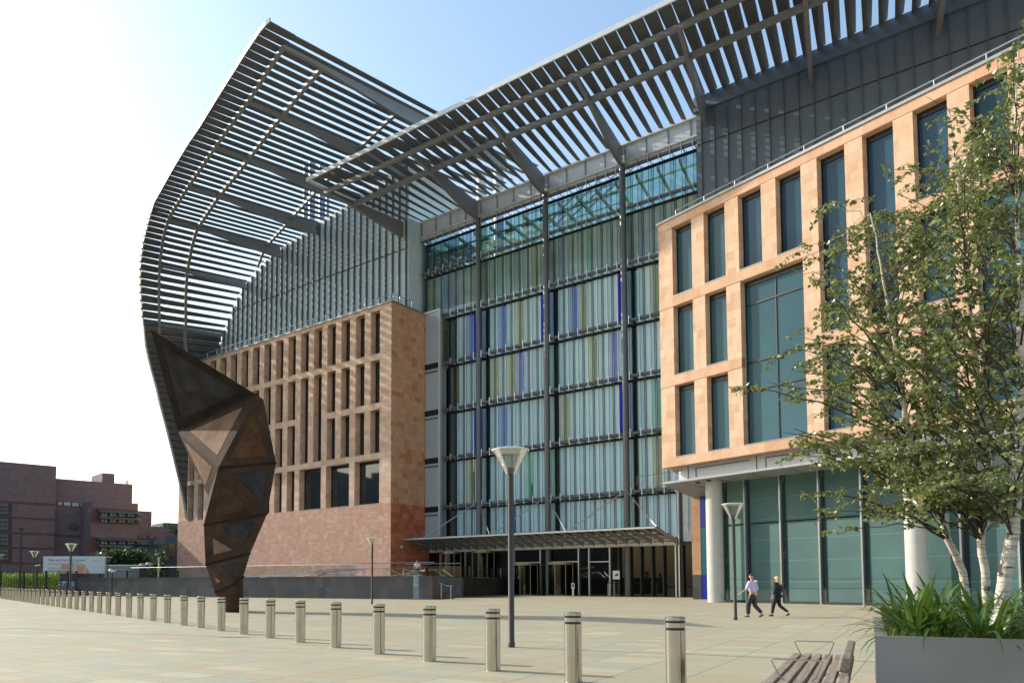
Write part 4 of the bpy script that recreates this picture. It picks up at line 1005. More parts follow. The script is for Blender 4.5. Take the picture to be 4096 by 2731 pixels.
def person(label,loc,head,H_,sex,pose,cl):
    t=thing('person',label,'person',loc)
    k=H_/1.76;ca,sa=math.cos(head),math.sin(head)
    L=Vector(loc)
    def xf(p):
        p=Vector(p)*k;return L+Vector((p.x*ca-p.y*sa,p.x*sa+p.y*ca,p.z))
    sh=.195 if sex=='m' else .165; hp=.10
    lf,rf,lk,rk=pose['lf'],pose['rf'],pose['lk'],pose['rk'];le,re,lw,rw=pose['le'],pose['re'],pose['lw'],pose['rw']
    v={'pel':((0,0,.95),.10),'wa':((0,0,1.10),.09),'ch':((0,.01,1.30),.13),'nb':((0,0,1.47),.065),'nk':((0,.01,1.53),.052),
       'h1':((0,.03,1.60),.078),'h2':((0,.035,1.67),.092),'h3':((0,.03,1.73),.066),'no':((0,.125,1.635),.018),
       'ls':((-sh,0,1.41),.058),'rs':((sh,0,1.41),.058),'le':(le,.042),'re':(re,.042),'lwr':(lw,.027),'rwr':(rw,.027),
       'lh':((-hp,0,.88),.092),'rh':((hp,0,.88),.092),'lk':(lk,.062),'rk':(rk,.062),'la':((lf[0],lf[1],lf[2]+.08),.042),'ra':((rf[0],rf[1],rf[2]+.08),.042)}
    e=[('pel','wa'),('wa','ch'),('ch','nb'),('nb','nk'),('nk','h1'),('h1','h2'),('h2','h3'),('h2','no'),('ch','ls'),('ch','rs'),('ls','le'),('rs','re'),('le','lwr'),('re','rwr'),('pel','lh'),('pel','rh'),('lh','lk'),('rh','rk'),('lk','la'),('rk','ra')]
    hand_chain(v,e,'l',lw,Vector(lw)-Vector(le),(0,1,0));hand_chain(v,e,'r',rw,Vector(rw)-Vector(re),(0,1,0))
    skin('body',{n:(p,(r*k if isinstance(r,(int,float)) else r)) for n,(p,r) in v.items()},e,cl['skin'],t,1,xf)
    # top
    v2={'wa':((0,0,.97),.165),'w2':((0,0,1.13),.175 if sex=='m' else .135),'ch':((0,.01,1.28),.215 if sex=='m' else .165),'c2':((0,0,1.42),.12),'ls':((-sh-.005,0,1.40),.098),'rs':((sh+.005,0,1.40),.098),'le':(le,.075),'re':(re,.075)}
    e2=[('wa','w2'),('w2','ch'),('ch','c2'),('ch','ls'),('ch','rs'),('ls','le'),('rs','re')]
    fl=cl['sleeve']; 
    for sd_,el,w in (('l',le,lw),('r',re,rw)):
        q=Vector(el)+(Vector(w)-Vector(el))*fl; v2[sd_+'w']=(q,.048);e2.append((sd_+'e',sd_+'w'))
    if sex=='f': v2['hem']=((0,0,.88),.165);e2.append(('wa','hem'))
    skin(cl['topname'],{n:(p,r*k) for n,(p,r) in v2.items()},e2,cl['top'],t,1,xf)
    v3={'pel':((0,0,.98),.155),'p2':((0,-.01,.90),.15),'lh':((-hp,0,.84),.125),'rh':((hp,0,.84),.125),'lk':(lk,.10 if sex=='m' else .085),'rk':(rk,.10 if sex=='m' else .085),'la':((lf[0],lf[1],lf[2]+.10),.082 if sex=='m' else .058),'ra':((rf[0],rf[1],rf[2]+.10),.082 if sex=='m' else .058)}
    skin('trousers',{n:(p,r*k) for n,(p,r) in v3.items()},[('pel','p2'),('p2','lh'),('p2','rh'),('lh','lk'),('rh','rk'),('lk','la'),('rk','ra')],cl['leg'],t,1,xf)
    for f,tip in ((lf,pose['lt']),(rf,pose['rt'])):
        a=Vector((f[0],f[1]-.06,f[2]+.045));b=Vector(tip)
        skin('shoe',{'a':(a,.045*k),'b':(a+(b-a)*.5,.048*k),'c':(b,.036*k)},[('a','b'),('b','c')],cl['shoe'],t,1,xf)
    if sex=='m': hv={'a':((0,-.01,1.66),.093),'b':((0,.02,1.73),.085),'c':((0,.07,1.75),.055)};he=[('a','b'),('b','c')]
    else: hv={'a':((0,.0,1.72),.095),'b':((0,-.03,1.63),.112),'c':((0,-.06,1.52),.10),'d':((.02,-.08,1.40),.085),'e':((.03,-.09,1.32),.04)};he=[('a','b'),('b','c'),('c','d'),('d','e')]
    skin('hair',{n:(p,r*k) for n,(p,r) in hv.items()},he,cl['hair'],t,1,xf)
    return t
skinm=plain('skin',(.48,.26,.18),.5,0,.06)
lil=plain('pale_lilac_shirt',(.56,.50,.66),.8,0,.05);blk=plain('black_cloth',(.012,.012,.014),.75);jean=plain('dark_trousers',(.018,.020,.026),.5);brn=plain('brown_leather',(.13,.045,.02),.35)
hd=plain('dark_hair',(.02,.014,.010),.5);hb=plain('blonde_hair',(.55,.40,.18),.5,0,.2,30);wh=plain('white_shirt_cloth',(.7,.7,.72),.8)
m1=G(3012,2467)
person('man in a pale lilac shirt and dark trousers walking beside the lamp post',(m1.x,m1.y,0),R(38),1.77,'m',
 dict(lf=(-.09,.16,.0),rf=(.10,-.34,.07),lk=(-.09,.14,.50),rk=(.10,-.02,.48),lt=(-.10,.33,.03),rt=(.11,-.21,.03),le=(-.34,.04,1.14),re=(.29,-.02,1.13),lw=(-.46,.20,1.00),rw=(.33,.03,.87)),
 dict(skin=skinm,top=lil,topname='shirt',sleeve=.25,leg=jean,shoe=brn,hair=hd))
m2=G(3112,2464)
person('blonde woman in a black jacket and black leggings walking to the right of the man',(m2.x,m2.y,0),R(42),1.72,'f',
 dict(lf=(-.07,.22,.0),rf=(.08,-.42,.09),lk=(-.08,.15,.50),rk=(.09,-.02,.47),lt=(-.07,.38,.03),rt=(.08,-.31,.04),le=(-.25,-.04,1.14),re=(.25,-.06,1.15),lw=(-.27,.06,.90),rw=(.22,.10,.92)),
 dict(skin=skinm,top=blk,topname='jacket',sleeve=.9,leg=blk,shoe=blk,hair=hb))
q=atY(1669,2290,75.0)
person('person in a white shirt on the deck behind the totem sign',(q.x,q.y,PZ-.02),R(170),1.62,'m',
 dict(lf=(-.1,0,0),rf=(.1,.05,0),lk=(-.1,.02,.5),rk=(.1,.04,.5),lt=(-.1,.16,.03),rt=(.1,.2,.03),le=(-.3,0,1.14),re=(.3,0,1.14),lw=(-.3,.1,.9),rw=(.3,.1,.9)),
 dict(skin=skinm,top=wh,topname='shirt',sleeve=.3,leg=blk,shoe=blk,hair=hd))
# ================================================================ BENCH
S_=Vector((.463,.886,0)).normalized();Q_=Vector((.886,-.463,0)).normalized()
wood,wn_,wb=newmat('weathered_hardwood')
tcn=nd(wn_,'ShaderNodeNewGeometry');vm=nd(wn_,'ShaderNodeVectorRotate');vm.inputs['Angle'].default_value=math.atan2(S_.x,S_.y);wn_.links.new(tcn.outputs['Position'],vm.inputs['Vector'])
mp_=nd(wn_,'ShaderNodeMapping');mp_.inputs['Scale'].default_value=(28,1.6,28);wn_.links.new(vm.outputs[0],mp_.inputs[0])
fw2=noise(wn_,1.5,6,mp_.outputs[0],.6);wn_.links.new(ramp(wn_,fw2,[(.3,(.15,.115,.09)),(.55,(.27,.22,.175)),(.75,(.36,.31,.26))]),wb.inputs['Base Color']);wb.inputs['Roughness'].default_value=.8;bump(wn_,wb,fw2,.3,.004)
F0=G(3176,2609,.47);t=thing('bench','weathered timber slat bench with steel armrest loops and a short backrest','bench',(F0.x,F0.y,0))
bu=lambda u,v,z:Vector((F0.x,F0.y,0))+Q_*u-S_*v+Vector((0,0,z))
for i in range(6):
    u=.128*i; m=MB();m.hexa([bu(u,4.8,.40),bu(u+.092,4.8,.40),bu(u+.092,0,.40),bu(u,0,.40),bu(u,4.8,.47),bu(u+.092,4.8,.47),bu(u+.092,0,.47),bu(u,0,.47)]);m.build('seat_slat',wood,t,bevel=.006)
for v in (.25,1.75,3.25,4.5):
    m=MB();m.hexa([bu(.02,v+.03,.36),bu(.72,v+.03,.36),bu(.72,v-.03,.36),bu(.02,v-.03,.36),bu(.02,v+.03,.398),bu(.72,v+.03,.398),bu(.72,v-.03,.398),bu(.02,v-.03,.398)])
    for u in (.1,.62): m.tube(bu(u,v,0),bu(u,v,.37),.025,8)
    m.build('leg_frame',M['ss'],t)
for v in (.62,3.3):
    m=MB();pts=[bu(.17,v,.475),bu(.13,v,.51),bu(.06,v,.66),bu(.08,v,.675),bu(.50,v,.675),bu(.52,v,.66),bu(.46,v,.51),bu(.42,v,.475)]
    for a_,b_ in zip(pts,pts[1:]): m.beam(a_,b_,.012,.03,up=S_)
    m.build('armrest',M['ss'],t)
m=MB();m.hexa([bu(.62,2.65,.51),bu(.73,2.65,.50),bu(.73,.1,.50),bu(.62,.1,.51),bu(.66,2.65,.675),bu(.76,2.65,.66),bu(.76,.1,.66),bu(.66,.1,.675)]);m.build('backrest',wood,t,bevel=.02)
m=MB()
for v in (.3,1.2,2.1): m.tube(bu(.70,v,.37),bu(.70,v,.6),.02,8)
m.build('backrest_bracket',M['ss'],t)
# ================================================================ PLANTER
pm_=plain('planter_steel',(.235,.225,.23),.42,.2,.14,.9);
Pc=G(3500,2541,.9);t=thing('planter','large grey metal planter box holding birch trees and strap leaved plants','planter',(Pc.x,Pc.y,0))
pf=lambda u,v,z:Vector((Pc.x,Pc.y,0))+Q_*u+S_*v+Vector((0,0,z))
PW,PD=7.5,4.9
def pbox(m,u0,u1,v0,v1,z0,z1): m.hexa([pf(u0,v0,z0),pf(u1,v0,z0),pf(u1,v1,z0),pf(u0,v1,z0),pf(u0,v0,z1),pf(u1,v0,z1),pf(u1,v1,z1),pf(u0,v1,z1)])
m=MB();pbox(m,0,PW,0,.015,0,.885);pbox(m,0,.015,.015,PD,0,.885);pbox(m,.015,PW,PD-.015,PD,0,.885);m.build('box_wall',pm_,t)
m=MB();pbox(m,-.004,PW,-.004,.07,.885,.9);pbox(m,-.004,.11,.07,PD,.885,.9);pbox(m,.11,PW,PD-.07,PD,.885,.9);m.build('rim',pm_,t)
m=MB();n=20
soilm=plain('dark_soil',(.03,.022,.016),.95,0,.3,20,bmp=.5)
pbox(m,.016,PW,.016,PD-.016,.5,.80);m.build('soil',soilm,t)
# ================================================================ STRAP PLANTS
def leafmat(name,c1,c2,rough=.35,tr=.35,sc_n=6):
    m,n,b=newmat(name);n.nodes.remove(b);out=n.nodes['Material Output']
    g=nd(n,'ShaderNodeNewGeometry');f=noise(n,sc_n,2);wn=nd(n,'ShaderNodeTexWhiteNoise',noise_dimensions='1D');n.links.new(g.outputs['Random Per Island'],wn.inputs['W'])
    c=ramp(n,wn.outputs['Value'],[(0,c1),(.75,c2),(.97,tuple(min(1,x*1.5) for x in c2)),(1,(c2[0]*2.2,c2[1]*1.3,c2[2]))])
    d=nd(n,'ShaderNodeBsdfPrincipled');n.links.new(c,d.inputs['Base Color']);d.inputs['Roughness'].default_value=rough
    tb=nd(n,'ShaderNodeBsdfTranslucent');n.links.new(mixc(n,.5,c,(.20,.32,.03)),tb.inputs[0])
    mx=nd(n,'ShaderNodeMixShader');mx.inputs[0].default_value=tr;n.links.new(d.outputs[0],mx.inputs[1]);n.links.new(tb.outputs[0],mx.inputs[2]);n.links.new(mx.outputs[0],out.inputs[0]);return m
M['strap']=leafmat('strap_leaf',(.035,.075,.014),(.075,.145,.028),.28,.25)
M['grassm']=leafmat('fine_grass',(.07,.11,.02),(.14,.19,.04),.5,.3)
M['birch']=leafmat('birch_leaf',(.075,.095,.025),(.26,.27,.11),.30,.32)
M['hedge']=leafmat('bamboo_leaf',(.20,.30,.035),(.34,.44,.06),.5,.4)
M['ivy']=leafmat('dark_foliage',(.02,.04,.018),(.045,.075,.03),.5,.2)
def blade(m,base,az,lean,L,w,droop,n=7):
    d=Vector((math.cos(az),math.sin(az),0));s=Vector((-d.y,d.x,0));p=Vector(base);ang=lean;vs=[]
    for i in range(n+1):
        f=i/n;ww=w*(1-f**2.2)*(.55+.45*min(1,f*4));vs+= [p-s*ww/2+Vector((0,0,.10*ww)),p-Vector((0,0,.0)),p+s*ww/2+Vector((0,0,.10*ww))]
        p=p+(d*math.sin(ang)+Vector((0,0,math.cos(ang))))*(L/n);ang+=droop/n*(0.4+1.2*f)
    m.add(vs,[q for i in range(n) for q in ((3*i,3*i+1,3*i+4,3*i+3),(3*i+1,3*i+2,3*i+5,3*i+4))])
rnd=random.Random(5)
spots=[(.4,.32),(.95,.34),(1.9,.36),(2.5,.4),(.32,1.1),(.32,2.1),(3.2,.5),(.55,.55),(1.0,1.05),(.6,1.6),(1.5,.5),(1.55,1.5),(2.1,.9),(.7,2.5),(1.4,2.4),(2.3,1.9),(2.8,.8),(.6,3.5),(1.4,3.4),(2.3,3.0),(3.1,2.2),(3.3,1.2),(1.0,4.3),(2.1,4.2),(3.1,3.6),(1.9,2.95)]
for i,(u,v) in enumerate(spots):
    p=pf(u,v,.80)
    m=MB();nb=rnd.randint(28,38)
    for k in range(nb):
        az=rnd.uniform(0,6.28);ln=rnd.uniform(.1,1.15);L=rnd.uniform(.5,.9)
        blade(m,p+Vector((rnd.gauss(0,.06),rnd.gauss(0,.06),0)),az,ln,L,rnd.uniform(.046,.078),rnd.uniform(.7,2.6))
    o=m.build('strap_leaf_plant',M['strap'],None,fixn=False,smooth=False);tag(o,'clump of long arching green strap leaves growing in the grey planter','plant','strap leaved plants in the planter')
# leaves that hang over the front rim
o=MB()
for u,az,L in ((.55,-2.2,.62),(.92,-1.9,.55),(1.25,-2.0,.75),(1.32,-1.7,.75)):
    blade(o,pf(u,.25,.84),math.atan2(-S_.y,-S_.x)+rnd.uniform(-.3,.3),.9,L+.15,.05,2.6,9)
tag(o.build('strap_leaf_plant',M['strap'],None,fixn=False),'few strap leaves hanging down over the front rim of the grey planter','plant','strap leaved plants in the planter')
m=MB()
for k in range(2600):
    u=abs(rnd.gauss(0,1))*.9+.12 if rnd.random()<.4 else rnd.uniform(.1,3.2);v=rnd.uniform(.08,.5) if rnd.random()<.6 else rnd.uniform(.1,3.4)
    if u>3.6:continue
    blade(m,pf(u,v,.80),rnd.uniform(0,6.28),rnd.uniform(.1,.8),rnd.uniform(.12,.28),.006,rnd.uniform(.5,1.8),3)
tag(m.build('grass',M['grassm'],None,fixn=False),'fine green grass filling the gaps in the planter','grass',kind='stuff')
# ================================================================ BIRCHES
bk,bn,bb_=newmat('birch_bark')
g_=nd(bn,'ShaderNodeNewGeometry');mpp=nd(bn,'ShaderNodeMapping');mpp.inputs['Scale'].default_value=(3,3,34);bn.links.new(g_.outputs['Position'],mpp.inputs[0])
f=noise(bn,1.3,4,mpp.outputs[0],.6);f2=noise(bn,5,5);c=ramp(bn,f,[(.30,(.05,.04,.035)),(.40,(.40,.31,.23)),(.48,(.62,.54,.45)),(.75,(.70,.64,.56))])
c=mixc(bn,ramp(bn,f2,[(.575,(0,0,0)),(.62,(1,1,1))]),c,(.04,.032,.028));bn.links.new(c,bb_.inputs['Base Color']);bb_.inputs['Roughness'].default_value=.75;bump(bn,bb_,f,.3,.005)
twig=plain('dark_twig',(.06,.04,.032),.7)
CR=[(2352,40),(2290,100),(2225,165),(2150,190),(2090,280),(2060,330),(2010,400),(1970,440),(1900,470),(1840,420),(1795,470),(1735,480),(1720,560),(1775,620),(1735,700),(1660,760),(1640,820),(1655,900),(1720,920),(1750,1000),(1820,1020),(1770,1060),(1830,1120),(1800,1170),(1850,1270),(1905,1255),(1960,1200),(2060,1210),(2170,1150),(2240,1190),(2352,1240),(2500,1240),(2500,0)]
CR=[(x*1.7415,y*1.7415) for x,y in CR]
def inpoly(x,y,P):
    c=False;j=len(P)-1
    for i in range(len(P)):
        if (P[i][1]>y)!=(P[j][1]>y) and x<(P[j][0]-P[i][0])*(y-P[i][1])/(P[j][1]-P[i][1])+P[i][0]: c=not c
        j=i
    return c
def birch(label,pts,rs,nb,seed,lo,hi,xr,nl=1.0):
    rd=random.Random(seed);P=[atY(x,y,Y) for x,y,Y in pts];P[0].z=.78
    rs=[q*.84 for q in rs];t=thing('birch_tree',label,'tree',P[0],'birch trees in the planter')
    # smooth trunk
    tp=[];tr=[]
    for i in range(len(P)-1):
        for k in range(4):
            f=k/4;q=P[i].lerp(P[i+1],f);tp.append(q);tr.append(rs[i]+(rs[i+1]-rs[i])*f)
    tp.append(P[-1]);tr.append(rs[-1])
    tp=[tp[0]]+[(tp[i-1]+tp[i]*2+tp[i+1])/4 for i in range(1,len(tp)-1)]+[tp[-1]]
    tp=[tp[0]]+[(tp[i-1]+tp[i]*2+tp[i+1])/4+Vector((rd.gauss(0,.006),rd.gauss(0,.006),0)) for i in range(1,len(tp)-1)]+[tp[-1]]
    m=MB();m.path(tp,.1,12,tr);m.build('trunk',bk,t,smooth='all')
    br=MB();lf=MB();tw=MB();cnt=0;tries=0
    while cnt<nb and tries<nb*60:
        tries+=1
        x=rd.uniform(*xr);y=rd.uniform(lo,hi)
        if not inpoly(x,y,CR): continue
        if y<900 and x<3500 and rd.random()<.45: continue
        if x<3150 and y<1500 and rd.random()<.5: continue
        T=atY(x,y,P[0].y+rd.gauss(0,.9))
        # origin on trunk below target
        cand=[i for i in range(len(tp)) if tp[i].z>1.9 and tp[i].z<T.z+.6 and (tp[i]-T).length<4.2]
        if not cand: continue
        i=min(cand,key=lambda i:abs((tp[i]-T).length*.5+abs(T.z-.9-tp[i].z))+rd.uniform(0,.9));O=tp[i]
        d=T-O;L=d.length
        if L<.25 or L>4.2: continue
        mid=O+d*.45+Vector((0,0,.16*L+.05));n=8;bp=[]
        for k in range(n+1):
            f=k/n;bp.append(O*(1-f)**2+mid*2*f*(1-f)+T*f*f+Vector((rd.gauss(0,.02),rd.gauss(0,.02),rd.gauss(0,.02)))*(f>0))
        r0=min(tr[i]*.42,.0045+.0036*L);br.path(bp,r0,5,[r0*(1-.8*k/n)+.0015 for k in range(n+1)]);cnt+=1
        nt_=int(3+L*3.3)
        for q in range(nt_):
            f=rd.uniform(.25,1.0);kk=min(n-1,int(f*n));S0=bp[kk].lerp(bp[kk+1],f*n-kk)
            az=rd.uniform(0,6.28);tl=rd.uniform(.18,.50);dv=Vector((math.cos(az),math.sin(az),rd.uniform(-.1,.6))).normalized()
            pts2=[S0];p=S0.copy()
            for s in range(4):
                p=p+dv*tl/4;dv=(dv+Vector((0,0,-.28))).normalized();pts2.append(p.copy())
            ok=inpoly(*proj(p),CR)
            if not ok and rd.random()<.85: continue
            for a_,b_ in zip(pts2,pts2[1:]): tw.beam(a_,b_,.004,.004)
            nlv=int(tl/.026*nl)
            for s in range(nlv):
                f2=rd.uniform(.1,1.05);kk=min(3,int(f2*4));c0=pts2[kk].lerp(pts2[kk+1],min(1,f2*4-kk))
                ln=rd.uniform(.048,.076);w=ln*.40
                a2=rd.uniform(0,6.28);dn=Vector((math.cos(a2)*.8,math.sin(a2)*.8,rd.uniform(-1.3,.35))).normalized()
                sd_=dn.cross(Vector((rd.gauss(0,1),rd.gauss(0,1),rd.gauss(0,1)+.6))).normalized();nn=dn.cross(sd_)
                b0=c0+dn*.012
                fold=nn*w*.35
                lf.add([b0,b0+dn*ln*.35+sd_*w+fold,b0+dn*ln,b0+dn*ln*.35-sd_*w+fold,b0+dn*ln*.35],[(0,4,1),(4,2,1),(0,3,4),(3,2,4)])
    br.build('branches',twig,t,smooth='all');tw.build('twigs',twig,t,fixn=False)
    lf.build('crown',M['birch'],t,fixn=False,smooth=False)
    print(label[:20],'branches',cnt,'leaves',len(lf.v)//5)
birch('slimmer leaning birch, leftmost of the three trunks in the planter',[(3885,2420,10.4),(3849,2272,10.4),(3790,2160,10.3),(3764,2068,10.3),(3718,1930,10.2),(3640,1800,10.1),(3615,1600,10.0),(3560,1300,9.9),(3520,1050,9.8),(3480,850,9.7)],[.062,.056,.052,.050,.047,.054,.036,.022,.014,.006],92,3,820,2200,(2880,3800),1.15)
birch('birch with a straight pale trunk, middle of the three in the planter',[(3945,2430,9.8),(3941,2272,9.8),(3918,2160,9.8),(3945,2068,9.8),(3955,1917,9.8),(3940,1700,9.8),(3900,1400,9.8),(3860,1100,9.8),(3840,800,9.8),(3800,450,9.8)],[.060,.055,.052,.050,.046,.050,.034,.022,.014,.006],84,8,500,2150,(3350,4096),1.15)
birch('thickest birch trunk, rightmost in the planter at the photo edge',[(4000,2440,9.1),(4014,2318,9.1),(4040,2200,9.1),(4053,2095,9.1),(4066,1930,9.1),(4078,1740,9.1),(4085,1400,9.1),(4075,1000,9.1),(4060,600,9.1),(4075,150,9.1)],[.098,.090,.084,.078,.072,.060,.054,.030,.018,.006],84,21,120,2000,(3550,4250),1.15)
# ================================================================ FAR LEFT: LIBRARY AND STREET
LD=Vector((.752,.659,0)).normalized();LP0=atY(0,2327,118);LP0.z=0;LN=Vector((-LD.y,LD.x,0))  # LN points away from camera
def lib(x,y,off=0):
    p=pl(x,y,LP0-LN*off,LD);return (p-LP0).dot(LD),p.z
LF=lambda off:(lambda u,d,z:LP0+LD*u+LN*(d-off)+Vector((0,0,z)))
def zx(x): return x*.30612
def zy(y): return 1800+y*.30612
def lrect(m,x0,x1,y0,y1,off,th=.3):
    u0,z1=lib(zx(x0),zy(y0),off);_,z0=lib(zx(x0),zy(y1),off);u1,_=lib(zx(x1),zy(y0),off)
    m.fbox(LF(off),u0,u1,0,th,z0,z1);return u0,u1,z0,z1
M['lwin']=plain('white_framed_panes',(.42,.50,.56),.3,0,.2,.6)
M['lwin_d']=plain('dim_panes',(.10,.14,.16),.3,0,.3,.6)
t=thing('library_block','tall plain brown brick building at the left edge with stacked grid windows','building',LF(0)(0,0,0))
u1,_=lib(zx(729),zy(500));_,zt=lib(0,zy(145))
m=MB();m.fbox(LF(0),-30,u1,0,30,0,zt);m.build('brick_wall',M['brickA'],t)
m=MB()
for y in (655,860,1065,1262,1465): lrect(m,-200,712,y-0-12,y+14,.06,.055)
m.build('red_band',M['redband'],t)
for y0,y1 in ((690,840),(885,1045),(1088,1245),(1288,1445)):
    f=MB();lrect(f,-120,160,y0-5,y1+8,.05,.045);w=f.build('window',M['dgrey'],t)
    m=MB()
    for i in range(3):
        for j in range(3):
            x=8+i*37;hh=(y1-y0)/3;lrect(m,x,x+26,y0+6+j*hh,y0+j*hh+hh-10,.08,.02)
    m.build('pane',M['lwin_d'],w)
t=thing('library_block','unseen brown brick blocks, raised for reflections, running on beyond the left edge of the photo','building',LF(0)(-60,0,0))
for a0,a1,hh,o0 in ((-90,-30.1,27,0),(-150,-90.1,35,2),(-235,-150.1,31,0)):  # out of view; added and made tall to darken reflections in the glass
    m=MB();m.fbox(LF(o0),a0,a1,0,30,0,hh);m.build('brick_wall',M['brickA'],t)
    for zz_ in (6,12,18,24):
        m=MB();x=a0+4
        while x<a1-6: m.fbox(LF(o0),x,x+5,-.05,0,zz_,zz_+2.6);x+=9
        m.build('window_band',M['lwin_d'],t)
t=thing('library_block','long brown brick building with round green window behind the lamp posts','building',LF(0)(u1,0,0))
uB0=u1+.02;uB1,_=lib(zx(1728),zy(600),-1.5);_,zB=lib(zx(735),zy(368),-1.5)
m=MB();m.fbox(LF(-1.5),uB0,uB1,0,24,0,zB);m.build('brick_wall',M['brickA'],t)
for x0,x1,y0,y1 in ((763,812,672,715),(836,922,676,722),(946,1032,684,730),(1056,1126,690,735)):
    f=MB();lrect(f,x0-10,x1+10,y0-8,y1+8,-1.44,.05);w=f.build('window',M['redband'],t);m=MB();lrect(m,x0,x1,y0,y1,-1.38,.05);m.build('pane',M['lwin'],w)
f=MB();lrect(f,745,1180,815,832,-1.44,.05);f.build('window_band',M['lwin_d'],t)
u,z=lib(zx(953),zy(990),-1.4);m=MB();c_=LF(-1.4)(u,0,z);m.tube(c_,c_-LN*.3,.58,24);m.build('round_window',M['green'],t)
m=MB();lrect(m,712,1190,1100,1124,-1.4,.08);m.build('red_band',M['redband'],t)
m=MB();u0,z1=lib(zx(1338),zy(295),-5);u1_,_=lib(zx(1498),zy(300),-5);m.fbox(LF(-5),u0,u1_,0,6,zB-1.2,z1);m.build('roof_box',M['brickA'],t)
m=MB();u0,z1=lib(zx(1655),zy(388),-3);m.fbox(LF(-3),u0,u0+.35,0,.35,zB-1,z1);m.build('roof_pipe',M['alu'],t)
t=thing('library_block','lower projecting brick building with green louvred window bands','building',LF(4)(*( (lib(zx(1205),zy(900),4)[0],0,0))))
m=MB();uC0,zC=lib(zx(1200),zy(658),4);uC1,_=lib(zx(1805),zy(700),4);m.fbox(LF(4),uC0,uC1,0,8,0,zC);m.build('brick_wall',M['brickA'],t)
m=MB();lrect(m,1200,1805,745,768,4.08,.07);lrect(m,1190,1800,925,945,4.08,.07);lrect(m,1185,1800,1132,1150,4.08,.07);lrect(m,1200,1290,768,925,4.08,.07);lrect(m,1185,1300,1150,1330,4.08,.07);m.build('red_band',M['redband'],t)
for k,(y0,y1,x1) in enumerate(((778,808,1870),(862,892,1870),(1150,1172,1840),(1232,1262,1840))):
    m=MB();uu0,zz1=lib(zx(1300),zy(y0),5.2);_,zz0=lib(zx(1300),zy(y1),5.2);uu1,_=lib(zx(x1),zy(y0),5.2)
    m.hexa([LF(5.2)(uu0,0,zz0),LF(5.2)(uu1,0,zz0),LF(5.2)(uu1,1.4,zz0+.2),LF(5.2)(uu0,1.2,zz0+.2),LF(5.2)(uu0,.2,zz1),LF(5.2)(uu1-1,.2,zz1),LF(5.2)(uu1-.6,1.4,zz1+.2),LF(5.2)(uu0,1.2,zz1+.2)]);m.build('louvre_hood',M['green'],t)
for y0,y1 in ((818,858),(902,936),(1188,1222),(1270,1310)):
    f=MB();lrect(f,1295,1800,y0-10,y1+14,4.05,.045);bd_=f.build('window_band',M['dgrey'],t)
    m=MB()
    for i in range(4):
        x=1325+i*116
        for j in (0,42): lrect(m,x+j,x+j+32,y0,(y0+y1)/2-2,4.08,.02);lrect(m,x+j,x+j+32,(y0+y1)/2+2,y1,4.08,.02)
    m.build('pane',M['lwin'],bd_)
m=MB();pa=[lib(zx(x),zy(y),o) for x,y,o in ((1205,660,4),(1200,765,4),(1140,850,2),(1152,800,2))];m.add([LF(4)(pa[0][0]-.02,0,pa[0][1]),LF(4)(pa[1][0]-.02,0,pa[1][1]),LF(2)(pa[2][0],0,pa[2][1]),LF(2)(pa[3][0],0,pa[3][1])],[(0,1,2,3)]);m.build('angled_wall',plain('sunlit_brick',(.42,.24,.18),.8),t,fixn=False)  # sunlight on this facet put into a paler brick colour
t=thing('library_block','small stepped brick building end right of the green louvred windows','building',LF(-3)(lib(zx(1805),zy(900),-3)[0],0,0))
m=MB();ua,za=lib(zx(1790),zy(790),-3);ub,_=lib(zx(1983),zy(800),-3);m.fbox(LF(-3),ua,ub,0,14,0,za);uc,zc=lib(zx(2325),zy(1040),-3);m.fbox(LF(-3),ub+.01,uc+6,.5,14,0,zc+.2);m.build('brick_wall',M['brickA'],t)
m=MB();m.fbox(LF(-3),ub+.3,uc+6,1,13,zc+.2,lib(zx(2000),zy(992),-3)[1]);m.build('slate_roof',M['blueroof'],t)
m=MB();ud,zd=lib(zx(2140),zy(945),-8);m.fbox(LF(-8),ud,ud+14,0,6,zc,zd);m.build('plant_room',M['blueroof'],t)
f=MB();lrect(f,1800,2030,1108,1155,-2.9,.08);bd_=f.build('window_band',M['dgrey'],t);m=MB()
for x in (1812,1870,1960): lrect(m,x,x+48,1114,1150,-2.86,.03)
m.build('pane',M['lwin_d'],bd_)
t=thing('glazed_pavilion','low building with blue glazed roof tucked behind the sandstone corner','building',LF(8)(lib(zx(1900),zy(1300),8)[0],0,0))
m=MB();lrect(m,1840,2010,1208,1232,8,3);lrect(m,2010,2170,1175,1215,9,3);m.build('glazed_roof',M['glass_r'],t)
m=MB();lrect(m,1830,2180,1232,1420,7,3);m.build('wall',M['green'],t)
t=thing('corner_tower','narrow dark clad tower with a lit window slot beside the sandstone wall','building',atY(680,2330,134))
m=MB();q0=atY(661,2142,132);q1=atY(712,2142,132);m.abox(q0.x,q1.x+3,132,140,2.5,q0.z);m.build('clad_wall',M['blueroof'],t)
m=MB();q0=atY(676,2172,131.9);q1=atY(700,2225,131.9);m.abox(q0.x,q1.x,131.85,131.98,q1.z,q0.z);m.build('window',plain('lit_brown_glass',(.16,.11,.06),.2),t)
m=MB();q0=atY(675,2230,131);q1=atY(722,2330,131);m.abox(q0.x,q1.x,132.5,138,0,q0.z+1);m.build('brick_wall',M['brickA'],t)
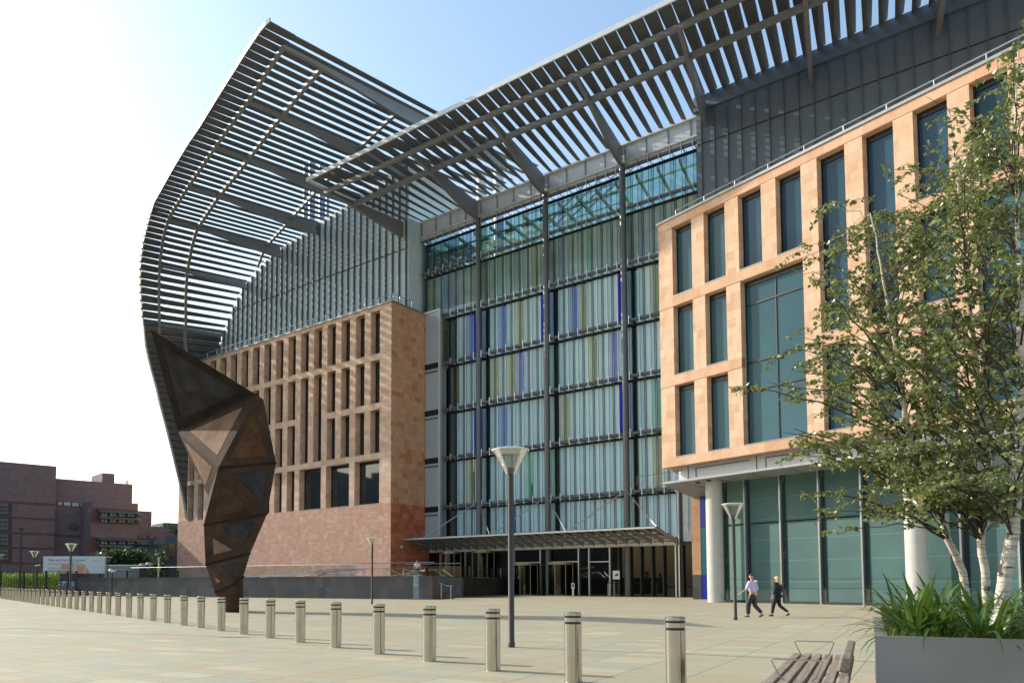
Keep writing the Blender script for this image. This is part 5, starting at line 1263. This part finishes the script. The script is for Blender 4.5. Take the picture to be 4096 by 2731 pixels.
# billboard
BY=92.
q0=atY(173.5,2223.5,BY);q1=atY(418,2292,BY)
t=thing('billboard','wide white exhibition billboard with a round orange and teal map','billboard',((q0.x+q1.x)/2,BY,0))
MB().abox(q0.x,q1.x,BY,BY+.3,q1.z,q0.z).build('board',plain('billboard_white',(.62,.64,.66),.5,0,.03),t)
m=MB();cx_=atY(292,2300,BY);rad=(atY(359,2300,BY).x-cx_.x);pts=[];zc_=q1.z-.35
for i in range(33):
    a_=math.pi*i/32;x=cx_.x+math.cos(a_)*rad;z=zc_+math.sin(a_)*rad*.92
    pts.append((x,BY-.02,max(z,q1.z+.01)))
m.add(pts,[tuple(range(33))])
mm_,mn,mb=newmat('map_print');f=noise(mn,.55,8,rough=.65);mn.links.new(ramp(mn,f,[(.36,(.08,.30,.30)),(.46,(.30,.42,.42)),(.5,(.62,.52,.46)),(.56,(.62,.25,.14)),(.7,(.60,.36,.28))]),mb.inputs['Base Color']);mb.inputs['Roughness'].default_value=.6
m.build('printed_map',mm_,t,fixn=False)
ink=plain('black_ink',(.03,.03,.035),.6);ored=plain('orange_ink',(.6,.10,.04),.6)
text('Maps and the 20th Century',.40,(q0.x+.55,BY-.01,q0.z-.75*.62-.1),(1,0,0),(0,0,1),ink,'lettering',t)
text('Drawing the Line',.38,(q0.x+.55,BY-.01,q0.z-1.0),(1,0,0),(0,0,1),ored,'lettering',t)
text('The British Library',.2,(q0.x+.55,BY-.01,q0.z-1.45),(1,0,0),(0,0,1),ink,'lettering',t);text('4 November 2016 - 1 March 2017',.2,(q0.x+.55,BY-.01,q0.z-1.72),(1,0,0),(0,0,1),ink,'lettering',t)
text('LIBRARY',.42,(cx_.x+.1,BY-.03,q0.z-.45),(0,0,-1),(1,0,0),M['white'],'lettering',t)
text('BRITISH LIBRARY',.15,(q1.x-.4,BY-.01,q0.z-.6),(1,0,0),(0,0,1),ored,'lettering',t,align='RIGHT')
m=MB()
for x in (200,300,400):
    q=atY(x,2300,BY+.15);m.tube((q.x,BY+.15,0),(q.x,BY+.15,q1.z),.12,8)
m.build('support',M['dgrey'],t)
# hoarding
q0=atY(418,2261,96);q1=atY(556,2310,96)
t=thing('site_hoarding','plain pale grey-green hoarding right of the billboard','hoarding',((q0.x+q1.x)/2,96,0))
m=MB();m.abox(q0.x,q1.x,96,96.2,0,q0.z);m.build('panel',plain('hoarding_grey',(.26,.30,.27),.7),t)
m=MB();m.abox(q0.x,q1.x,95.9,96.3,q0.z,q0.z+.1);m.build('cap',M['alu'],t)
# foliage masses
def clump(name,label,cat,boxes,n,ls,mat,seed,trunk=None,group=None):
    rd=random.Random(seed);t=thing(name,label,cat,(boxes[0][0],boxes[0][2],0),group);m=MB()
    for _ in range(n):
        b=rd.choice(boxes)
        while 1:
            p=Vector((rd.uniform(-1,1),rd.uniform(-1,1),rd.uniform(-1,1)))
            if p.length<1 : break
        p=p*(.55+.45*rd.random()/max(.3,p.length)) if p.length>.3 else p
        c=Vector((b[0]+p.x*b[1],b[2]+p.y*b[3],b[4]+p.z*b[5]))
        d=Vector((rd.gauss(0,1),rd.gauss(0,1),rd.gauss(0,1))).normalized();s=d.cross(Vector((rd.gauss(0,1),rd.gauss(0,1),rd.gauss(0,1)))).normalized()
        L=ls*rd.uniform(.6,1.3);m.add([c,c+d*L*.5+s*L*.3,c+d*L,c+d*L*.5-s*L*.3],[(0,1,2,3)])
    m.build('crown',mat,t,fixn=False)
    if trunk:
        q=MB();
        for x,y,z0,z1,r in trunk: q.tube((x,y,z0),(x+.2,y,z1),r,8,r*.5)
        q.build('trunk',twig,t)
    return t
def px(x,Y): return atY(x,2327,Y).x
zz=lambda y,Y: atY(300,y,Y).z
clump('tree','dark broad tree standing above the hoarding','tree',[(px(470,101),3.2,101,2,zz(2243,101),1.4),(px(430,101),2.4,101,2,zz(2240,101),1.3),(px(540,101),2.2,101,2,zz(2238,101),1.6),(px(500,101),2.6,101,2,zz(2222,101),1.0)],2600,.55,M['ivy'],1,[(px(480,101),101,0,4,.25)])
clump('tree','slender green tree in front of the corner tower','tree',[(px(640,97),1.1,97,1,zz(2250,97),1.9),(px(655,97),.9,97,1,zz(2285,97),1.4),(px(622,97),.8,97,1,zz(2272,97),1.1)],1300,.35,M['ivy'],2,[(px(645,97),97,0,3.5,.12)])
clump('tree','dark treetop above the flat roof beside the sandstone wall','tree',[(px(690,140),3.6,140,2,zz(2126,140),1.0),(px(655,140),2.2,140,2,zz(2134,140),.8)],1100,.7,M['ivy'],3,[(px(700,140),140,0,8,.2)])
for i,(x0,x1) in enumerate(((0,48),(48,96),(96,140),(140,186),(186,231))):
    Yh=86;c=px((x0+x1)/2,Yh);hw=(px(x1,Yh)-px(x0,Yh))/2
    rd=random.Random(40+i);t=thing('bamboo_plant',('yellow-green bamboo hedge clump at the left photo edge','yellow-green bamboo clump between the far left lamp and the black pole','yellow-green bamboo clump just right of the black pole','yellow-green bamboo clump right of the second far lamp','yellow-green bamboo clump at the right end of the hedge')[i],'plant',(c,Yh,.75),'bamboo hedge clumps');m=MB()
    for _ in range(900):
        x=c+rd.uniform(-1.05,1.05)*hw;h=zz(2296,Yh)-.75+rd.gauss(0,.09);z=.75+h*rd.random()**.7;y=Yh+rd.uniform(-.5,.5)
        L=rd.uniform(.14,.26);a_=rd.uniform(0,6.28);d=Vector((math.cos(a_)*.5,math.sin(a_)*.5,rd.uniform(-.2,1))).normalized();s=d.cross(Vector((rd.gauss(0,1),rd.gauss(0,1),.2))).normalized()
        p=Vector((x,y,z));m.add([p,p+d*L*.5+s*L*.18,p+d*L,p+d*L*.5-s*L*.18],[(0,1,2,3)])
    m.build('foliage',M['hedge'],t,fixn=False)
    q=MB()
    for _ in range(12):
        x=c+rd.uniform(-1,1)*hw;q.tube((x,Yh,.7),(x,Yh,1.9),.015,5)
    q.build('cane',plain('bamboo_cane',(.25,.28,.08),.6),t)
t=thing('planting_wall','low brown brick wall in front of the yellow-green hedge','wall',(px(150,84),84,0))
m=MB();m.abox(px(-60,84),px(305,84),83.8,84.3,0,.74);m.build('brick_wall',M['brickA'],t);m=MB();m.abox(px(-60,84),px(305,84),83.7,84.4,.74,.84);m.build('coping',plain('brown_coping',(.22,.15,.12),.8),t)
MB().abox(px(-60,84),px(240,84),84.3,88.5,0,.72).build('planting_bed',soilm,None,kind='structure')
rd=random.Random(9);m=MB()
for _ in range(3000):
    x=rd.uniform(px(75,85),px(250,85));y=rd.uniform(84.4,85.4);z=.72+rd.random()*.42*(.5+.5*math.sin(x*1.3)**2);L=rd.uniform(.1,.2);a_=rd.uniform(0,6.28)
    d=Vector((math.cos(a_),math.sin(a_),rd.uniform(-.1,.7))).normalized();s=d.cross(Vector((rd.gauss(0,1),rd.gauss(0,1),1))).normalized();p=Vector((x,y,z));m.add([p,p+d*L*.5+s*L*.3,p+d*L,p+d*L*.5-s*L*.3],[(0,1,2,3)])
tag(m.build('ground_cover',M['hedge'],None,fixn=False),'low yellow-green ground cover along the top of the low wall','ground cover',kind='stuff')
# railings
def railing(label,xs,Y,y0,y1,z0b):
    za=atY(300,y0,Y).z;zb=z0b;t=thing('railing',label,'railing',(px(xs[0],Y),Y,0))
    X=[px(x,Y) for x in xs];m=MB();m.beam((X[0],Y,za),(X[-1],Y,za),.06,.06);m.beam((X[0],Y,zb+.18),(X[-1],Y,zb+.18),.05,.05);m.build('rail',M['black'],t)
    for x in X: MB().abox(x-.09,x+.09,Y-.09,Y+.09,0,za+.08).build('post',M['black'],t)
    m=MB();x=X[0]
    while x<X[-1]: m.abox(x-.012,x+.012,Y-.012,Y+.012,zb+.1,za);x+=.28
    m.build('bars',M['black'],t)
railing('black railing in front of the bamboo hedge',[-60,2,95,184,271,305],83.2,2285,2335,.8)
railing('black railing showing above the dark granite podium wall',[310,508,583,654,712],93,2284,2330,.8)
# street furniture
def globe(x,yt,Y,label):
    p=atY(x,yt,Y);t=thing('globe_lamp',label,'street lamp',(p.x,Y,0),'globe lamps beyond the podium');r=.42
    MB().tube((p.x,Y,0),(p.x,Y,p.z-r),.07,8).build('post',M['dgrey'],t)
    MB().lathe((p.x,Y,p.z-r*.5),[(.02,-r*.5),(r*.8,-r*.2),(r,0),(r*.9,r*.2)],16).build('globe',M['white'],t,smooth=True);MB().lathe((p.x,Y,p.z-r*.5),[(r*.92,r*.2),(r*.6,r*.5),(.02,r*.6)],16).build('cap',M['dgrey'],t,smooth=True)
globe(450,2272,82,'nearest dome topped globe lamp, above the left part of the podium wall');globe(571,2252,94,'globe lamp left of the other, beside the slender tree');globe(597,2247,90,'globe lamp right of its neighbour, brighter, left of the white pole')
p=atY(635,2229,88);t=thing('sign_pole','thin white pole with a small yellow disc above the podium wall','pole',(p.x,88,0))
MB().tube((p.x,88,0),(p.x,88,p.z),.09,8).build('pole',M['white'],t);m=MB();q=atY(635.5,2272,88);m.tube((q.x,87.88,q.z),(q.x,87.84,q.z),.25,12);m.build('disc',plain('yellow_disc',(.7,.45,.05),.5),t)
p=atY(86,2116,80);t=thing('street_light','tall thin black street light with a flat twin head','street light',(p.x,80,0))
MB().lathe((p.x,80,0),[(.16,0),(.12,1.2),(.07,p.z)],12).build('pole',M['black'],t,smooth=True);m=MB();m.abox(p.x-.3,p.x+.3,79.8,80.2,p.z,p.z+.13);m.abox(p.x-.12,p.x+.12,79.9,80.1,p.z-.15,p.z);m.build('light_head',M['black'],t)
tp_=G(930,2547);hh_=9.2;ln_=hh_/math.tan(R(EL));bs_=Vector((tp_.x+AZ[0]*ln_,tp_.y+AZ[1]*ln_,0))
t=thing('street_light','tall street light standing outside the left photo edge, throwing a thin shadow','street light',bs_)
MB().lathe(bs_,[(.11,0),(.08,1.2),(.055,hh_)],14).build('pole',M['black'],t,smooth=True);m=MB();m.box(bs_+Vector((0,0,hh_+.06)),(.3,0,0),(0,.16,0),(0,0,.06));m.build('light_head',M['black'],t)
p=atY(148,2262,78);t=thing('low_street_light','short grey lamp post with a slanted light head left of the billboard','street light',(p.x,78,0))
MB().tube((p.x,78,0),(p.x,78,p.z),.10,10).build('post',M['dgrey'],t,smooth=True);m=MB();m.beam((p.x-.25,78,p.z-.02),(p.x+.28,78,p.z+.12),.3,.08);m.build('light_head',M['white'],t)
p=atY(1,2210,70)
# car
YC=89;xa,xb=px(241,YC),px(298,YC);L=(xb-xa);cxm=(xa+xb)/2
t=thing('parked_car','silver grey car seen between the railing posts by the podium corner','car',(cxm,YC,.02))
prof=[(-.5,.45),(-.5,.75),(-.44,.92),(-.30,1.0),(-.17,1.42),(.22,1.48),(.40,1.02),(.49,.92),(.5,.45)]
m=MB();vs=[];zo=.25
for s in (-1,1):
    for (x,z) in prof: vs.append((cxm+x*L*1.25,YC+s*(.85-.14*(z>1.1)),z+zo-.1))
n=len(prof);m.add(vs,[tuple(range(n-1,-1,-1)),tuple(range(n,2*n))]+[(i,(i+1)%n,n+(i+1)%n,n+i) for i in range(n)]);m.build('body',plain('silver_car_paint',(.42,.47,.58),.25,.5),t,bevel=.05)
m=MB();
for x0,x1 in ((-.25,-.03),(0,.25)): m.add([(cxm+x0*L*1.25-.02,YC-.86,1.17),(cxm+x1*L*1.25,YC-.86,1.17),(cxm+(x1-.03)*L*1.25,YC-.76,1.52),(cxm+(x0+.07)*L*1.25,YC-.76,1.52)],[(0,1,2,3)])
m.build('side_window',M['glass_d'],t,fixn=False)
for x in (-.32,.32):
    w=MB();w.tube((cxm+x*L*1.25,YC-.88,.36),(cxm+x*L*1.25,YC-.66,.36),.33,18);wo=w.build('wheel',M['black'],t,smooth=True);w=MB();w.tube((cxm+x*L*1.25,YC-.9,.36),(cxm+x*L*1.25,YC-.87,.36),.2,14);w.build('rim',M['alu'],wo)
